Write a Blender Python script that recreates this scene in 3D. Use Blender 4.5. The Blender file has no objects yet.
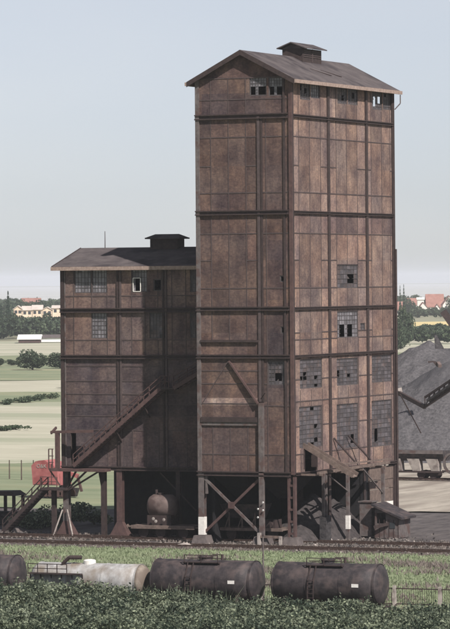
import bpy, math, random
import numpy as np
from mathutils import Vector, Matrix, noise
R = math.radians
scn = bpy.context.scene
col = scn.collection
rng = random.Random(7)

# ------------------------------------------------------------------ camera
F_PX, W_PX, H_PX = 3800.0, 450.0, 629.0       # focal length measured in photo pixels
PX0, PY0 = 225.0, 280.0                       # optical axis / horizon in the photo
YAW, ROLL = R(24.2), R(0.45)
DIST, EYE, LAT = 316.7, 22.17, 5.58
FW = Vector((-math.sin(YAW), math.cos(YAW), 0))
RT = Vector((math.cos(YAW), math.sin(YAW), 0))
UP = Vector((0, 0, 1))
CAM = -DIST * FW - LAT * RT + EYE * UP
cam_d = bpy.data.cameras.new('camera')
cam = bpy.data.objects.new('camera', cam_d)
col.objects.link(cam)
cr, sr = math.cos(ROLL), math.sin(ROLL)
ax = RT * cr - UP * sr
ay = RT * sr + UP * cr
az = -FW
m = Matrix(((ax.x, ay.x, az.x, CAM.x), (ax.y, ay.y, az.y, CAM.y), (ax.z, ay.z, az.z, CAM.z), (0, 0, 0, 1)))
cam.matrix_world = m
cam_d.sensor_fit = 'HORIZONTAL'
cam_d.sensor_width = 36
cam_d.lens = 36 * F_PX / W_PX
cam_d.shift_y = -(H_PX / 2 - PY0) / W_PX
cam_d.clip_start = 1
cam_d.clip_end = 60000
scn.camera = cam

# ------------------------------------------------------------------ light
SUN_AZ, SUN_EL = R(55), R(44)
sdir = Vector((math.sin(SUN_AZ) * math.cos(SUN_EL), -math.cos(SUN_AZ) * math.cos(SUN_EL), math.sin(SUN_EL)))
w = bpy.data.worlds.new('World')
scn.world = w
w.use_nodes = True
nt = w.node_tree
bg = nt.nodes['Background']
sky = nt.nodes.new('ShaderNodeTexSky')
sky.sky_type = 'NISHITA'
sky.sun_disc = False
sky.sun_elevation = SUN_EL
sky.sun_rotation = math.atan2(sdir.x, sdir.y)
sky.air_density = 0.75
sky.dust_density = 0.3
sky.ozone_density = 4.0
hs = nt.nodes.new('ShaderNodeHueSaturation')      # a milky summer sky
hs.inputs['Saturation'].default_value = 0.32
mt_ = nt.nodes.new('ShaderNodeMix'); mt_.data_type = 'RGBA'; mt_.blend_type = 'MULTIPLY'; mt_.inputs[0].default_value = 1
mt_.inputs[7].default_value = (0.96, 0.96, 1.0, 1)
nt.links.new(sky.outputs[0], hs.inputs['Color']); nt.links.new(hs.outputs[0], mt_.inputs[6])
tcw = nt.nodes.new('ShaderNodeTexCoord'); nzw = nt.nodes.new('ShaderNodeTexNoise'); nzw.inputs['Scale'].default_value = 9; nzw.inputs['Detail'].default_value = 8
mpw = nt.nodes.new('ShaderNodeMapping'); mpw.inputs['Scale'].default_value = (1, 1, 2.5)
nt.links.new(tcw.outputs['Generated'], mpw.inputs[0]); nt.links.new(mpw.outputs[0], nzw.inputs['Vector'])
rw_ = nt.nodes.new('ShaderNodeValToRGB'); rw_.color_ramp.elements[0].position = .35; rw_.color_ramp.elements[1].position = .65
rw_.color_ramp.elements[0].color = (.965, .975, .985, 1); rw_.color_ramp.elements[1].color = (1.02, 1.01, 1.0, 1)
m2_ = nt.nodes.new('ShaderNodeMix'); m2_.data_type = 'RGBA'; m2_.blend_type = 'MULTIPLY'; m2_.inputs[0].default_value = 1
nt.links.new(nzw.outputs['Fac'], rw_.inputs[0]); nt.links.new(mt_.outputs[2], m2_.inputs[6]); nt.links.new(rw_.outputs[0], m2_.inputs[7])
nt.links.new(m2_.outputs[2], bg.inputs[0])
bg.inputs[1].default_value = 0.078
sun_d = bpy.data.lights.new('sun', 'SUN')
sun_d.energy = 5.0
sun_d.angle = R(0.6)
sun_d.color = (1.0, 0.93, 0.87)
sun = bpy.data.objects.new('sun', sun_d)
sun.rotation_euler = sdir.to_track_quat('Z', 'Y').to_euler()
sun.location = (0, 0, 120)
col.objects.link(sun)
scn.view_settings.view_transform = 'Standard'
scn.view_settings.look = 'None'
scn.view_settings.gamma = 1.0
scn.view_settings.use_curve_mapping = False
scn.view_settings.exposure = 0.30
scn.render.engine = 'CYCLES'
scn.cycles.volume_bounces = 1
scn.cycles.max_bounces = 8

# ------------------------------------------------------------------ measuring the site from the photo
def ray(px, py):
    x, y = (px - PX0) / F_PX, (PY0 - py) / F_PX
    u, v = x * cr + y * sr, -x * sr + y * cr
    return FW + RT * u + UP * v
def on_ground(px, py, z=0.0):
    d = ray(px, py); return CAM + d * ((z - CAM.z) / d.z)
def on_y(px, py, Y):
    d = ray(px, py); return CAM + d * ((Y - CAM.y) / d.y)
def on_x(px, py, X):
    d = ray(px, py); return CAM + d * ((X - CAM.x) / d.x)
def at_dist(px, py, D):
    return CAM + ray(px, py) * D

# ------------------------------------------------------------------ materials
def mat(name, c1, c2=None, scale=1.0, rough=0.85, bump=0.0, detail=6, c3=None, scale3=0.2, metal=0.0,
        stretch=(1, 1, 1), tone=False, spec=0.3, lo=0.35, hi=0.65, stops3=(0.5, 0.62), facev=0.0):
    m = bpy.data.materials.new(name); m.use_nodes = True
    n, l = m.node_tree.nodes, m.node_tree.links
    b = n['Principled BSDF']
    b.inputs['Roughness'].default_value = rough
    b.inputs['Metallic'].default_value = metal
    b.inputs['Specular IOR Level'].default_value = spec
    tc = n.new('ShaderNodeTexCoord'); mp = n.new('ShaderNodeMapping')
    mp.inputs['Scale'].default_value = stretch
    l.new(tc.outputs['Object'], mp.inputs[0])
    nz = n.new('ShaderNodeTexNoise'); nz.inputs['Scale'].default_value = scale; nz.inputs['Detail'].default_value = detail
    nz.inputs['Roughness'].default_value = 0.65
    l.new(mp.outputs[0], nz.inputs['Vector'])
    r = n.new('ShaderNodeValToRGB')
    r.color_ramp.elements[0].position = lo; r.color_ramp.elements[1].position = hi
    r.color_ramp.elements[0].color = (*c1, 1); r.color_ramp.elements[1].color = (*(c2 or c1), 1)
    l.new(nz.outputs['Fac'], r.inputs[0])
    out = r.outputs[0]
    if c3:
        nz3 = n.new('ShaderNodeTexNoise'); nz3.inputs['Scale'].default_value = scale3; nz3.inputs['Detail'].default_value = 5
        l.new(mp.outputs[0], nz3.inputs['Vector'])
        r3 = n.new('ShaderNodeValToRGB')
        r3.color_ramp.elements[0].position = stops3[0]; r3.color_ramp.elements[1].position = stops3[1]
        l.new(nz3.outputs['Fac'], r3.inputs[0])
        mx = n.new('ShaderNodeMix'); mx.data_type = 'RGBA'
        l.new(r3.outputs[0], mx.inputs[0]); l.new(out, mx.inputs[6]); mx.inputs[7].default_value = (*c3, 1)
        out = mx.outputs[2]
    if tone:
        at = n.new('ShaderNodeAttribute'); at.attribute_name = 'tone'
        mx = n.new('ShaderNodeMix'); mx.data_type = 'RGBA'; mx.blend_type = 'MULTIPLY'; mx.inputs[0].default_value = 1
        l.new(out, mx.inputs[6]); l.new(at.outputs['Color'], mx.inputs[7]); out = mx.outputs[2]
    l.new(out, b.inputs['Base Color'])
    if bump:
        bp = n.new('ShaderNodeBump'); bp.inputs['Strength'].default_value = bump; bp.inputs['Distance'].default_value = 0.15
        l.new(nz.outputs['Fac'], bp.inputs['Height']); l.new(bp.outputs[0], b.inputs['Normal'])
    return m

def brick_mat(name, a, b_, mortar, soot, uvscale=1.0):
    m = bpy.data.materials.new(name); m.use_nodes = True
    n, l = m.node_tree.nodes, m.node_tree.links
    p = n['Principled BSDF']; p.inputs['Roughness'].default_value = 0.92; p.inputs['Specular IOR Level'].default_value = 0.15
    uv = n.new('ShaderNodeUVMap'); uv.uv_map = 'UVMap'
    br = n.new('ShaderNodeTexBrick'); br.inputs['Scale'].default_value = 1.0 * uvscale
    br.inputs['Brick Width'].default_value = 0.26; br.inputs['Row Height'].default_value = 0.078
    br.inputs['Mortar Size'].default_value = 0.007
    br.inputs['Color1'].default_value = (*a, 1); br.inputs['Color2'].default_value = (*b_, 1); br.inputs['Mortar'].default_value = (*mortar, 1)
    l.new(uv.outputs[0], br.inputs['Vector'])
    def noise_ramp(scale, stretch, lo, hi, c0, c1, det=7):
        mp = n.new('ShaderNodeMapping'); mp.inputs['Scale'].default_value = stretch
        l.new(uv.outputs[0], mp.inputs[0])
        z = n.new('ShaderNodeTexNoise'); z.inputs['Scale'].default_value = scale; z.inputs['Detail'].default_value = det; z.inputs['Roughness'].default_value = 0.7
        l.new(mp.outputs[0], z.inputs['Vector'])
        r = n.new('ShaderNodeValToRGB'); r.color_ramp.elements[0].position = lo; r.color_ramp.elements[1].position = hi
        r.color_ramp.elements[0].color = c0; r.color_ramp.elements[1].color = c1
        l.new(z.outputs['Fac'], r.inputs[0]); return r
    def mul(x, y):
        mx = n.new('ShaderNodeMix'); mx.data_type = 'RGBA'; mx.blend_type = 'MULTIPLY'; mx.inputs[0].default_value = 1
        l.new(x, mx.inputs[6]); l.new(y, mx.inputs[7]); return mx.outputs[2]
    s = noise_ramp(0.45, (1, 1, 1), 0.36, 0.66, (*soot, 1), (1, 1, 1, 1))
    st = noise_ramp(0.9, (1.3, 0.35, 1), 0.35, 0.62, (0.70, 0.69, 0.73, 1), (1.10, 1.07, 1.03, 1))
    fn = noise_ramp(4.5, (1, 1, 1), 0.34, 0.66, (0.70, 0.69, 0.72, 1), (1.24, 1.19, 1.14, 1), 6)
    pt_ = noise_ramp(0.18, (1, 1, 1), 0.4, 0.62, (0.80, 0.82, 0.87, 1), (1.08, 1.04, 0.98, 1), 4)
    at = n.new('ShaderNodeAttribute'); at.attribute_name = 'tone'
    c = mul(mul(mul(mul(mul(br.outputs['Color'], pt_.outputs[0]), s.outputs[0]), st.outputs[0]), fn.outputs[0]), at.outputs['Color'])
    l.new(c, p.inputs['Base Color'])
    bp = n.new('ShaderNodeBump'); bp.inputs['Strength'].default_value = 0.4; bp.inputs['Distance'].default_value = 0.03
    l.new(fn.outputs[0], bp.inputs['Height']); l.new(bp.outputs[0], p.inputs['Normal'])
    return m

def leaf_mat(name, ca, cb, transl=0.25):
    m = bpy.data.materials.new(name); m.use_nodes = True
    n, l = m.node_tree.nodes, m.node_tree.links
    p = n['Principled BSDF']; p.inputs['Roughness'].default_value = 0.6; p.inputs['Specular IOR Level'].default_value = 0.3
    at = n.new('ShaderNodeAttribute'); at.attribute_name = 'tone'
    mx = n.new('ShaderNodeMix'); mx.data_type = 'RGBA'
    mx.inputs[6].default_value = (*ca, 1); mx.inputs[7].default_value = (*cb, 1)
    l.new(at.outputs['Fac'], mx.inputs[0]); l.new(mx.outputs[2], p.inputs['Base Color'])
    tr = n.new('ShaderNodeBsdfTranslucent'); l.new(mx.outputs[2], tr.inputs[0])
    ms = n.new('ShaderNodeMixShader'); ms.inputs[0].default_value = transl
    l.new(p.outputs[0], ms.inputs[1]); l.new(tr.outputs[0], ms.inputs[2])
    l.new(ms.outputs[0], n['Material Output'].inputs['Surface'])
    return m

M = {}
M['brick'] = brick_mat('sooty_brick', (0.315, 0.235, 0.195), (0.25, 0.188, 0.162), (0.25, 0.212, 0.185), (0.52, 0.50, 0.56))
M['brick_dark'] = brick_mat('old_sooty_brick', (0.265, 0.197, 0.168), (0.21, 0.158, 0.138), (0.185, 0.155, 0.14), (0.45, 0.43, 0.5))
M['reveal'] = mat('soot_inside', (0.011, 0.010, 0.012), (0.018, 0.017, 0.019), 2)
M['steel'] = mat('rusty_dark_steel', (0.032, 0.023, 0.023), (0.055, 0.038, 0.036), 3, 0.75, 0.1)
M['steel_red'] = mat('red_lead_steel', (0.062, 0.038, 0.037), (0.10, 0.06, 0.055), 2.5, 0.75, 0.1)
M['steel_grey'] = mat('dusty_grey_steel', (0.085, 0.072, 0.072), (0.145, 0.125, 0.12), 2.5, 0.8, 0.1, c3=(0.09, 0.06, 0.055), scale3=1.5)
M['framing'] = mat('panel_framing_steel', (0.06, 0.045, 0.045), (0.09, 0.068, 0.067), 3, 0.8)
M['roof'] = mat('tar_felt_roof', (0.075, 0.065, 0.068), (0.115, 0.10, 0.10), 0.8, 0.95, 0.1, c3=(0.055, 0.048, 0.052), scale3=0.35, spec=0.1)
M['fascia'] = mat('weathered_fascia_board', (0.22, 0.16, 0.135), (0.36, 0.28, 0.24), 4, 0.85)
M['board'] = mat('weathered_plank', (0.10, 0.075, 0.066), (0.18, 0.135, 0.115), 2.5, 0.9, 0.15, stretch=(1, 1, 1))
M['glass'] = mat('dusty_wired_glass', (0.055, 0.052, 0.057), (0.11, 0.10, 0.106), 1.6, 0.6, 0, c3=(0.10, 0.078, 0.074), scale3=0.9, spec=0.3, tone=True)
M['glass_pale'] = mat('pale_dusty_glass', (0.12, 0.115, 0.125), (0.20, 0.195, 0.205), 1.6, 0.5, 0, spec=0.4, tone=True)
M['mullion'] = mat('window_bar_paint', (0.06, 0.053, 0.055), (0.095, 0.083, 0.085), 4, 0.8)
M['white'] = mat('flaking_white_paint', (0.62, 0.60, 0.56), (0.78, 0.76, 0.72), 6, 0.7)
M['concrete'] = mat('stained_concrete', (0.075, 0.062, 0.062), (0.14, 0.12, 0.115), 1.5, 0.9, 0.2, c3=(0.13, 0.11, 0.105), scale3=0.6)
M['plaster'] = mat('old_plaster', (0.28, 0.25, 0.23), (0.40, 0.36, 0.33), 1.5, 0.9, 0.1, c3=(0.18, 0.15, 0.14), scale3=1.1)
M['coal'] = mat('coal', (0.030, 0.028, 0.030), (0.075, 0.070, 0.072), 3, 0.9, 0.6, spec=0.2)
M['coke'] = mat('grey_coke_breeze', (0.065, 0.063, 0.068), (0.13, 0.124, 0.129), 2.6, 0.95, 1.0, detail=12, c3=(0.07, 0.068, 0.074), scale3=0.12, spec=0.1)
M['coal_heap'] = mat('dusty_small_coal', (0.038, 0.034, 0.035), (0.075, 0.066, 0.066), 2.2, .95, .6, spec=.1)
M['earth'] = mat('plain_earth', (0.22, 0.225, 0.15), (0.29, 0.28, 0.20), 0.02, 0.95)
M['yard'] = mat('coal_dust_yard', (0.065, 0.058, 0.060), (0.125, 0.112, 0.11), 0.9, 0.95, 0.5, c3=(0.18, 0.16, 0.15), scale3=0.2, stops3=(0.52, 0.7), spec=0.1, stretch=(1, .35, 1))
M['pale_yard'] = mat('pale_dry_ground', (0.26, 0.235, 0.20), (0.42, 0.38, 0.325), 0.6, 0.95, 0.4, c3=(0.24, 0.21, 0.18), scale3=0.3, stretch=(1.2, 0.22, 1), spec=0.1)
M['ballast'] = mat('dirty_ballast', (0.085, 0.070, 0.066), (0.17, 0.145, 0.135), 4, 0.95, 0.6, c3=(0.12, 0.10, 0.085), scale3=0.3, spec=0.1)
M['rail'] = mat('rusty_rail', (0.06, 0.04, 0.034), (0.12, 0.08, 0.065), 6, 0.6, 0, metal=0.3)
M['sleeper'] = mat('old_timber_sleeper', (0.06, 0.05, 0.045), (0.11, 0.09, 0.08), 4, 0.95)
M['verge'] = mat('rough_grass_ground', (0.16, 0.20, 0.11), (0.24, 0.285, 0.165), 0.8, 0.95, 0.5, c3=(0.20, 0.165, 0.14), scale3=0.16, stops3=(0.5, 0.68), spec=0.1)
M['stubble'] = mat('stubble_field', (0.37, 0.36, 0.28), (0.47, 0.455, 0.365), 0.22, 0.95, 0, detail=12, c3=(0.31, 0.325, 0.24), scale3=0.03, stretch=(0.3, 1, 1), spec=0.05)
M['pasture'] = mat('pasture', (0.16, 0.195, 0.12), (0.24, 0.265, 0.175), 0.22, 0.95, 0, detail=12, c3=(0.27, 0.275, 0.18), scale3=0.05, stretch=(0.3, 1, 1), spec=0.05)
M['ripe'] = mat('ripe_corn_field', (0.55, 0.45, 0.22), (0.66, 0.55, 0.30), 0.02, 0.95, 0, stretch=(0.3, 1, 1), spec=0.05)
M['tank'] = mat('tarry_tank_steel', (0.024, 0.021, 0.024), (0.058, 0.048, 0.050), 2.2, 0.65, 0.15, detail=9, c3=(0.095, 0.072, 0.068), scale3=1.1, stops3=(0.5, 0.75), spec=0.3)
M['tank_rust'] = mat('rust_brown_tank', (0.105, 0.08, 0.075), (0.16, 0.12, 0.11), 1.5, 0.7, 0.1, c3=(0.075, 0.05, 0.046), scale3=0.8)
M['cream'] = mat('dirty_cream_tank_paint', (0.22, 0.215, 0.21), (0.44, 0.44, 0.44), 2.0, 0.6, 0.05, c3=(0.19, 0.155, 0.12), scale3=0.7, stops3=(0.44, 0.66), stretch=(1, 1, 0.6))
M['buff'] = mat('rust_stained_buff_paint', (0.19, 0.16, 0.13), (0.31, 0.27, 0.23), 1.6, 0.7, 0.05, c3=(0.15, 0.12, 0.10), scale3=0.9)
M['red'] = mat('faded_red_paint', (0.30, 0.10, 0.10), (0.38, 0.14, 0.135), 1.5, 0.6, 0.05, c3=(0.26, 0.075, 0.075), scale3=0.7)
M['bark'] = mat('bark', (0.07, 0.055, 0.045), (0.11, 0.09, 0.075), 3, 0.95)
M['tile'] = mat('red_roof_tiles', (0.25, 0.125, 0.10), (0.34, 0.18, 0.15), 0.4, 0.9)
M['tile_pale'] = mat('faded_orange_tiles', (0.48, 0.42, 0.38), (0.58, 0.52, 0.47), 0.4, 0.9)
M['render'] = mat('white_house_render', (0.66, 0.63, 0.58), (0.78, 0.75, 0.70), 0.3, 0.9)
M['peach'] = mat('pale_peach_render', (0.62, 0.48, 0.36), (0.74, 0.60, 0.46), 0.2, 0.9)
M['dark_glass'] = mat('dark_window_glass', (0.03, 0.035, 0.04), (0.05, 0.055, 0.06), 1, 0.3)
M['leaf'] = leaf_mat('hedge_leaf', (0.028, 0.045, 0.030), (0.30, 0.34, 0.23))
M['leaf_tree'] = leaf_mat('tree_leaf', (0.032, 0.052, 0.032), (0.085, 0.115, 0.062))
M['leaf_fir'] = leaf_mat('fir_leaf', (0.020, 0.042, 0.026), (0.045, 0.075, 0.042))
M['grass'] = leaf_mat('grass_blade', (0.19, 0.23, 0.135), (0.275, 0.32, 0.20))
M['weed'] = leaf_mat('dry_weed', (0.17, 0.145, 0.125), (0.26, 0.22, 0.20))
M['lamp'] = mat('enamel_white', (0.75, 0.75, 0.72), None, 1, 0.4)

# ------------------------------------------------------------------ builders
class MB:
    def __init__(s): s.v = []; s.f = []; s.c = []; s.uv = []
    def quad(s, a, b, c, d, tone=(1, 1, 1), uv=None):
        i = len(s.v); s.v += [tuple(a), tuple(b), tuple(c), tuple(d)]; s.f.append((i, i + 1, i + 2, i + 3)); s.c.append(tone)
        s.uv.append(uv or [(0, 0)] * 4); return s
    def poly(s, pts, tone=(1, 1, 1)):
        i = len(s.v); s.v += [tuple(p) for p in pts]; s.f.append(tuple(range(i, i + len(pts)))); s.c.append(tone); s.uv.append([(p[0] + p[1], p[2]) for p in pts]); return s
    def hexa(s, p):   # 8 points: bottom ring 0-3, top ring 4-7
        i = len(s.v); s.v += [tuple(q) for q in p]
        for f in ((0, 3, 2, 1), (4, 5, 6, 7), (0, 1, 5, 4), (1, 2, 6, 5), (2, 3, 7, 6), (3, 0, 4, 7)):
            s.f.append(tuple(i + k for k in f)); s.c.append((1, 1, 1)); s.uv.append([(s.v[i + k][0] + s.v[i + k][1], s.v[i + k][2]) for k in f])
        return s
    def box(s, x0, x1, y0, y1, z0, z1):
        return s.hexa([(x0, y0, z0), (x1, y0, z0), (x1, y1, z0), (x0, y1, z0), (x0, y0, z1), (x1, y0, z1), (x1, y1, z1), (x0, y1, z1)])
    def bar(s, a, b, wd, ht, side=None):   # rectangular beam from a to b
        a, b = Vector(a), Vector(b); d = (b - a).normalized()
        u = Vector(side).normalized() if side else (d.cross(UP) if abs(d.z) < 0.95 else Vector((1, 0, 0)))
        u = (u - d * u.dot(d)).normalized(); v = d.cross(u).normalized()
        u, v = u * wd / 2, v * ht / 2
        return s.hexa([a - u - v, a + u - v, a + u + v, a - u + v, b - u - v, b + u - v, b + u + v, b - u + v])
    def tube(s, a, b, r0, r1=None, n=10, caps=True):
        a, b = Vector(a), Vector(b); r1 = r0 if r1 is None else r1
        d = (b - a).normalized(); u = d.cross(UP) if abs(d.z) < 0.95 else Vector((1, 0, 0)); u.normalize(); v = d.cross(u)
        i = len(s.v)
        for c, r in ((a, r0), (b, r1)):
            for k in range(n):
                t = 2 * math.pi * k / n; s.v.append(tuple(c + (u * math.cos(t) + v * math.sin(t)) * r))
        for k in range(n):
            s.f.append((i + k, i + (k + 1) % n, i + n + (k + 1) % n, i + n + k)); s.c.append((1, 1, 1)); s.uv.append([(0, 0)] * 4)
        if caps:
            s.f.append(tuple(i + k for k in range(n))[::-1]); s.f.append(tuple(i + n + k for k in range(n)))
            s.c += [(1, 1, 1)] * 2; s.uv += [[(0, 0)] * n] * 2
        return s
    def lathe(s, base, axis, prof, n=36, closed=True):   # prof: list (t along axis, radius)
        base, d = Vector(base), Vector(axis).normalized(); u = d.cross(UP) if abs(d.z) < 0.95 else Vector((1, 0, 0)); u.normalize(); v = d.cross(u)
        i = len(s.v)
        for t, r in prof:
            for k in range(n):
                a = 2 * math.pi * k / n; s.v.append(tuple(base + d * t + (u * math.cos(a) + v * math.sin(a)) * r))
        for j in range(len(prof) - 1):
            for k in range(n):
                s.f.append((i + j * n + k, i + j * n + (k + 1) % n, i + (j + 1) * n + (k + 1) % n, i + (j + 1) * n + k)); s.c.append((1, 1, 1)); s.uv.append([(0, 0)] * 4)
        if closed:
            s.f.append(tuple(i + k for k in range(n))[::-1]); s.f.append(tuple(i + (len(prof) - 1) * n + k for k in range(n)))
            s.c += [(1, 1, 1)] * 2; s.uv += [[(0, 0)] * n] * 2
        return s
    def build(s, name, material, parent=None, smooth=False, bevel=0):
        me = bpy.data.meshes.new(name); me.from_pydata(s.v, [], s.f)
        ca = me.color_attributes.new('tone', 'FLOAT_COLOR', 'CORNER'); uvl = me.uv_layers.new(name='UVMap')
        cc, uu = [], []
        for f, c, u in zip(s.f, s.c, s.uv):
            for k in range(len(f)):
                cc += [c[0], c[1], c[2], 1]; uu += [u[k][0], u[k][1]]
        ca.data.foreach_set('color', cc); uvl.data.foreach_set('uv', uu)
        me.materials.append(material); me.validate()
        if smooth: me.shade_smooth()
        o = bpy.data.objects.new(name, me); col.objects.link(o)
        if parent: o.parent = parent; o.matrix_parent_inverse = Matrix.Translation(-base_of(parent))
        if bevel:
            b = o.modifiers.new('bevel', 'BEVEL'); b.width = bevel; b.segments = 1; b.limit_method = 'ANGLE'
        return o
BASE = {}
def base_of(o):
    return BASE.get(o.name, Vector((0, 0, 0)))
def tag(o, label=None, cat=None, group=None, kind=None):
    if label: o['label'] = label
    if cat: o['category'] = cat
    if group: o['group'] = group
    if kind: o['kind'] = kind
    return o
def thing(name, label, cat, loc=(0, 0, 0), group=None):
    """Empty at the base of the thing; parts are modelled in world metres."""
    o = bpy.data.objects.new(name, None); o.location = loc; col.objects.link(o); o.empty_display_size = 0.5
    BASE[o.name] = Vector(loc); return tag(o, label, cat, group)
def struct(name, mb, material): return tag(mb.build(name, material), kind='structure')
def quick_mesh(name, verts, faces_n, tones, material, parent=None, k=4):
    """many loose k-gons: verts (n*k,3) array, tones (n,)"""
    n = faces_n; me = bpy.data.meshes.new(name)
    me.vertices.add(n * k); me.vertices.foreach_set('co', verts.astype(np.float32).ravel())
    me.loops.add(n * k); me.loops.foreach_set('vertex_index', np.arange(n * k, dtype=np.int32))
    me.polygons.add(n); me.polygons.foreach_set('loop_start', np.arange(0, n * k, k, dtype=np.int32))
    me.update(calc_edges=True)
    ca = me.color_attributes.new('tone', 'FLOAT_COLOR', 'POINT')
    c = np.ones((n * k, 4), dtype=np.float32); c[:, :3] = np.repeat(tones, k)[:, None]
    ca.data.foreach_set('color', c.ravel())
    me.materials.append(material); me.validate()
    o = bpy.data.objects.new(name, me); col.objects.link(o)
    if parent: o.parent = parent
    return o
def leaves(P, size, rs, up=0.3):
    """quads of random orientation at points P; returns vertex array"""
    n = len(P); a = rs.normal(size=(n, 3)); a[:, 2] += up; a /= np.linalg.norm(a, axis=1)[:, None]
    b = rs.normal(size=(n, 3)); u = np.cross(a, b); u /= np.linalg.norm(u, axis=1)[:, None]; v = np.cross(a, u)
    s = size * rs.uniform(0.6, 1.3, n)[:, None]; u *= s; v *= s * 0.7
    return np.stack([P - u, P - v * 0.8 - u * 0.1, P + u, P + v], 1).reshape(-1, 3)

# ------------------------------------------------------------------ facades
def panel_tone(seed, i, j, amt=0.18):
    r = random.Random(hash((seed, i, j)) & 0xffffff)
    t = 1 + r.uniform(-amt, amt); w_ = r.uniform(-.045, .045); return (t * (1 + w_), t, t * (1 - w_ * .8))
def facade(mb, pos, a0, a1, z0, z1, vl, hl, holes, seed, patches=(), amt=0.18, depth=0.22, reveal=None):
    """brick sheet with real openings; pos(a, z, out) -> point. vl: vertical panel lines; hl: heights."""
    A = sorted(set([a0, a1] + [a for h in holes for a in h[:2]] + [a for p in patches for a in p[:2]] + [a for a in vl if a0 < a < a1]))
    Z = sorted(set([z0, z1] + [z for h in holes for z in h[2:4]] + [z for p in patches for z in p[2:4]] + [z for z in hl if z0 < z < z1]))
    import bisect
    vs, hs = sorted(vl), sorted(hl)
    for i in range(len(A) - 1):
        for j in range(len(Z) - 1):
            am, zm = (A[i] + A[i + 1]) / 2, (Z[j] + Z[j + 1]) / 2
            if any(h[0] < am < h[1] and h[2] < zm < h[3] for h in holes): continue
            t = panel_tone(seed, bisect.bisect(vs, am), bisect.bisect(hs, zm), amt)
            for p in patches:
                if p[0] < am < p[1] and p[2] < zm < p[3]: t = tuple(x * y for x, y in zip(t, p[4]))
            mb.quad(pos(A[i], Z[j], 0), pos(A[i + 1], Z[j], 0), pos(A[i + 1], Z[j + 1], 0), pos(A[i], Z[j + 1], 0), t,
                    [(A[i], Z[j]), (A[i + 1], Z[j]), (A[i + 1], Z[j + 1]), (A[i], Z[j + 1])])
    if reveal is not None:
        for h in holes:
            a, b, c, d = h[:4]
            for p, q in (((a, c), (b, c)), ((b, c), (b, d)), ((b, d), (a, d)), ((a, d), (a, c))):
                reveal.quad(pos(p[0], p[1], 0), pos(q[0], q[1], 0), pos(q[0], q[1], -depth), pos(p[0], p[1], -depth), (.5, .5, .5))
def holed(mb, pos, a0, a1, z0, z1, o0, o1, broken):
    """a bar in short pieces, leaving out what lies in a broken-out area"""
    n = max(1, int(max(a1 - a0, z1 - z0) / .12)); v = (z1 - z0) > (a1 - a0); run = None
    for i in range(n + 1):
        if i < n:
            t = (i + .5) / n; am, zm = ((a0 + a1) / 2, z0 + (z1 - z0) * t) if v else (a0 + (a1 - a0) * t, (z0 + z1) / 2)
            gone = any(b[0] < am < b[1] and b[2] < zm < b[3] for b in broken)
        else: gone = True
        if not gone and run is None: run = i
        if gone and run is not None:
            p, q = run / n, i / n
            if v: slab(mb, pos, a0, a1, z0 + (z1 - z0) * p, z0 + (z1 - z0) * q, o0, o1)
            else: slab(mb, pos, a0 + (a1 - a0) * p, a0 + (a1 - a0) * q, z0, z1, o0, o1)
            run = None
def slab(mb, pos, a0, a1, z0, z1, o0, o1):
    P = lambda a, z, o: pos(a, z, o)
    mb.hexa([P(a0, z0, o0), P(a1, z0, o0), P(a1, z0, o1), P(a0, z0, o1), P(a0, z1, o0), P(a1, z1, o0), P(a1, z1, o1), P(a0, z1, o1)])
def window(parent, pos, rect, nx, ny, missing=0.05, seed=1, pale=False, broken=(), label=None, bw=0.035):
    a0, a1, z0, z1 = rect; r = random.Random(seed)
    fr = MB()
    slab(fr, pos, a0, a1, z0, z0 + 0.08, -0.14, -0.04); slab(fr, pos, a0, a1, z1 - 0.08, z1, -0.14, -0.04)
    slab(fr, pos, a0, a0 + 0.08, z0 + 0.08, z1 - 0.08, -0.14, -0.04); slab(fr, pos, a1 - 0.08, a1, z0 + 0.08, z1 - 0.08, -0.14, -0.04)
    for i in range(1, nx):
        a = a0 + (a1 - a0) * i / nx; holed(fr, pos, a - bw / 2, a + bw / 2, z0 + 0.08, z1 - 0.08, -0.12, -0.06, broken)
    for j in range(1, ny):
        z = z0 + (z1 - z0) * j / ny; holed(fr, pos, a0 + 0.08, a1 - 0.08, z - bw / 2, z + bw / 2, -0.125, -0.055, broken)
    f = fr.build('window', M['mullion'], parent)
    if label: f['label'] = label
    g = MB()
    for i in range(nx):
        for j in range(ny):
            am, zm = a0 + (a1 - a0) * (i + .5) / nx, z0 + (z1 - z0) * (j + .5) / ny
            gone = r.random() < missing or any(b[0] < am < b[1] and b[2] < zm < b[3] for b in broken)
            x0, x1 = a0 + (a1 - a0) * i / nx, a0 + (a1 - a0) * (i + 1) / nx; y0, y1 = z0 + (z1 - z0) * j / ny, z0 + (z1 - z0) * (j + 1) / ny
            if gone:
                if nx > 2 and not pale and r.random() < .45:      # a shard left in the frame
                    ca, cb = r.choice(((x0, x1), (x1, x0))), r.choice(((y0, y1), (y1, y0))); f1, f2 = r.uniform(.2, .8), r.uniform(.2, .8)
                    pp = [pos(ca[0], cb[0], -.09), pos(ca[0] + (ca[1] - ca[0]) * f1, cb[0], -.09), pos(ca[0], cb[0] + (cb[1] - cb[0]) * f2, -.09)]; g.poly(pp)
                continue
            t = r.uniform(-.012, .012); t2 = r.uniform(-.012, .012)
            q = r.choice((.75, .9, 1, 1.1, 1.35)); g.quad(pos(x0, y0, -.09 + t), pos(x1, y0, -.09 + t2), pos(x1, y1, -.09 - t), pos(x0, y1, -.09 - t2), (q, q * .98, q))
    if g.f:
        p = g.build('pane', M['glass_pale' if pale else 'glass'], f)
    return f

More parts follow.
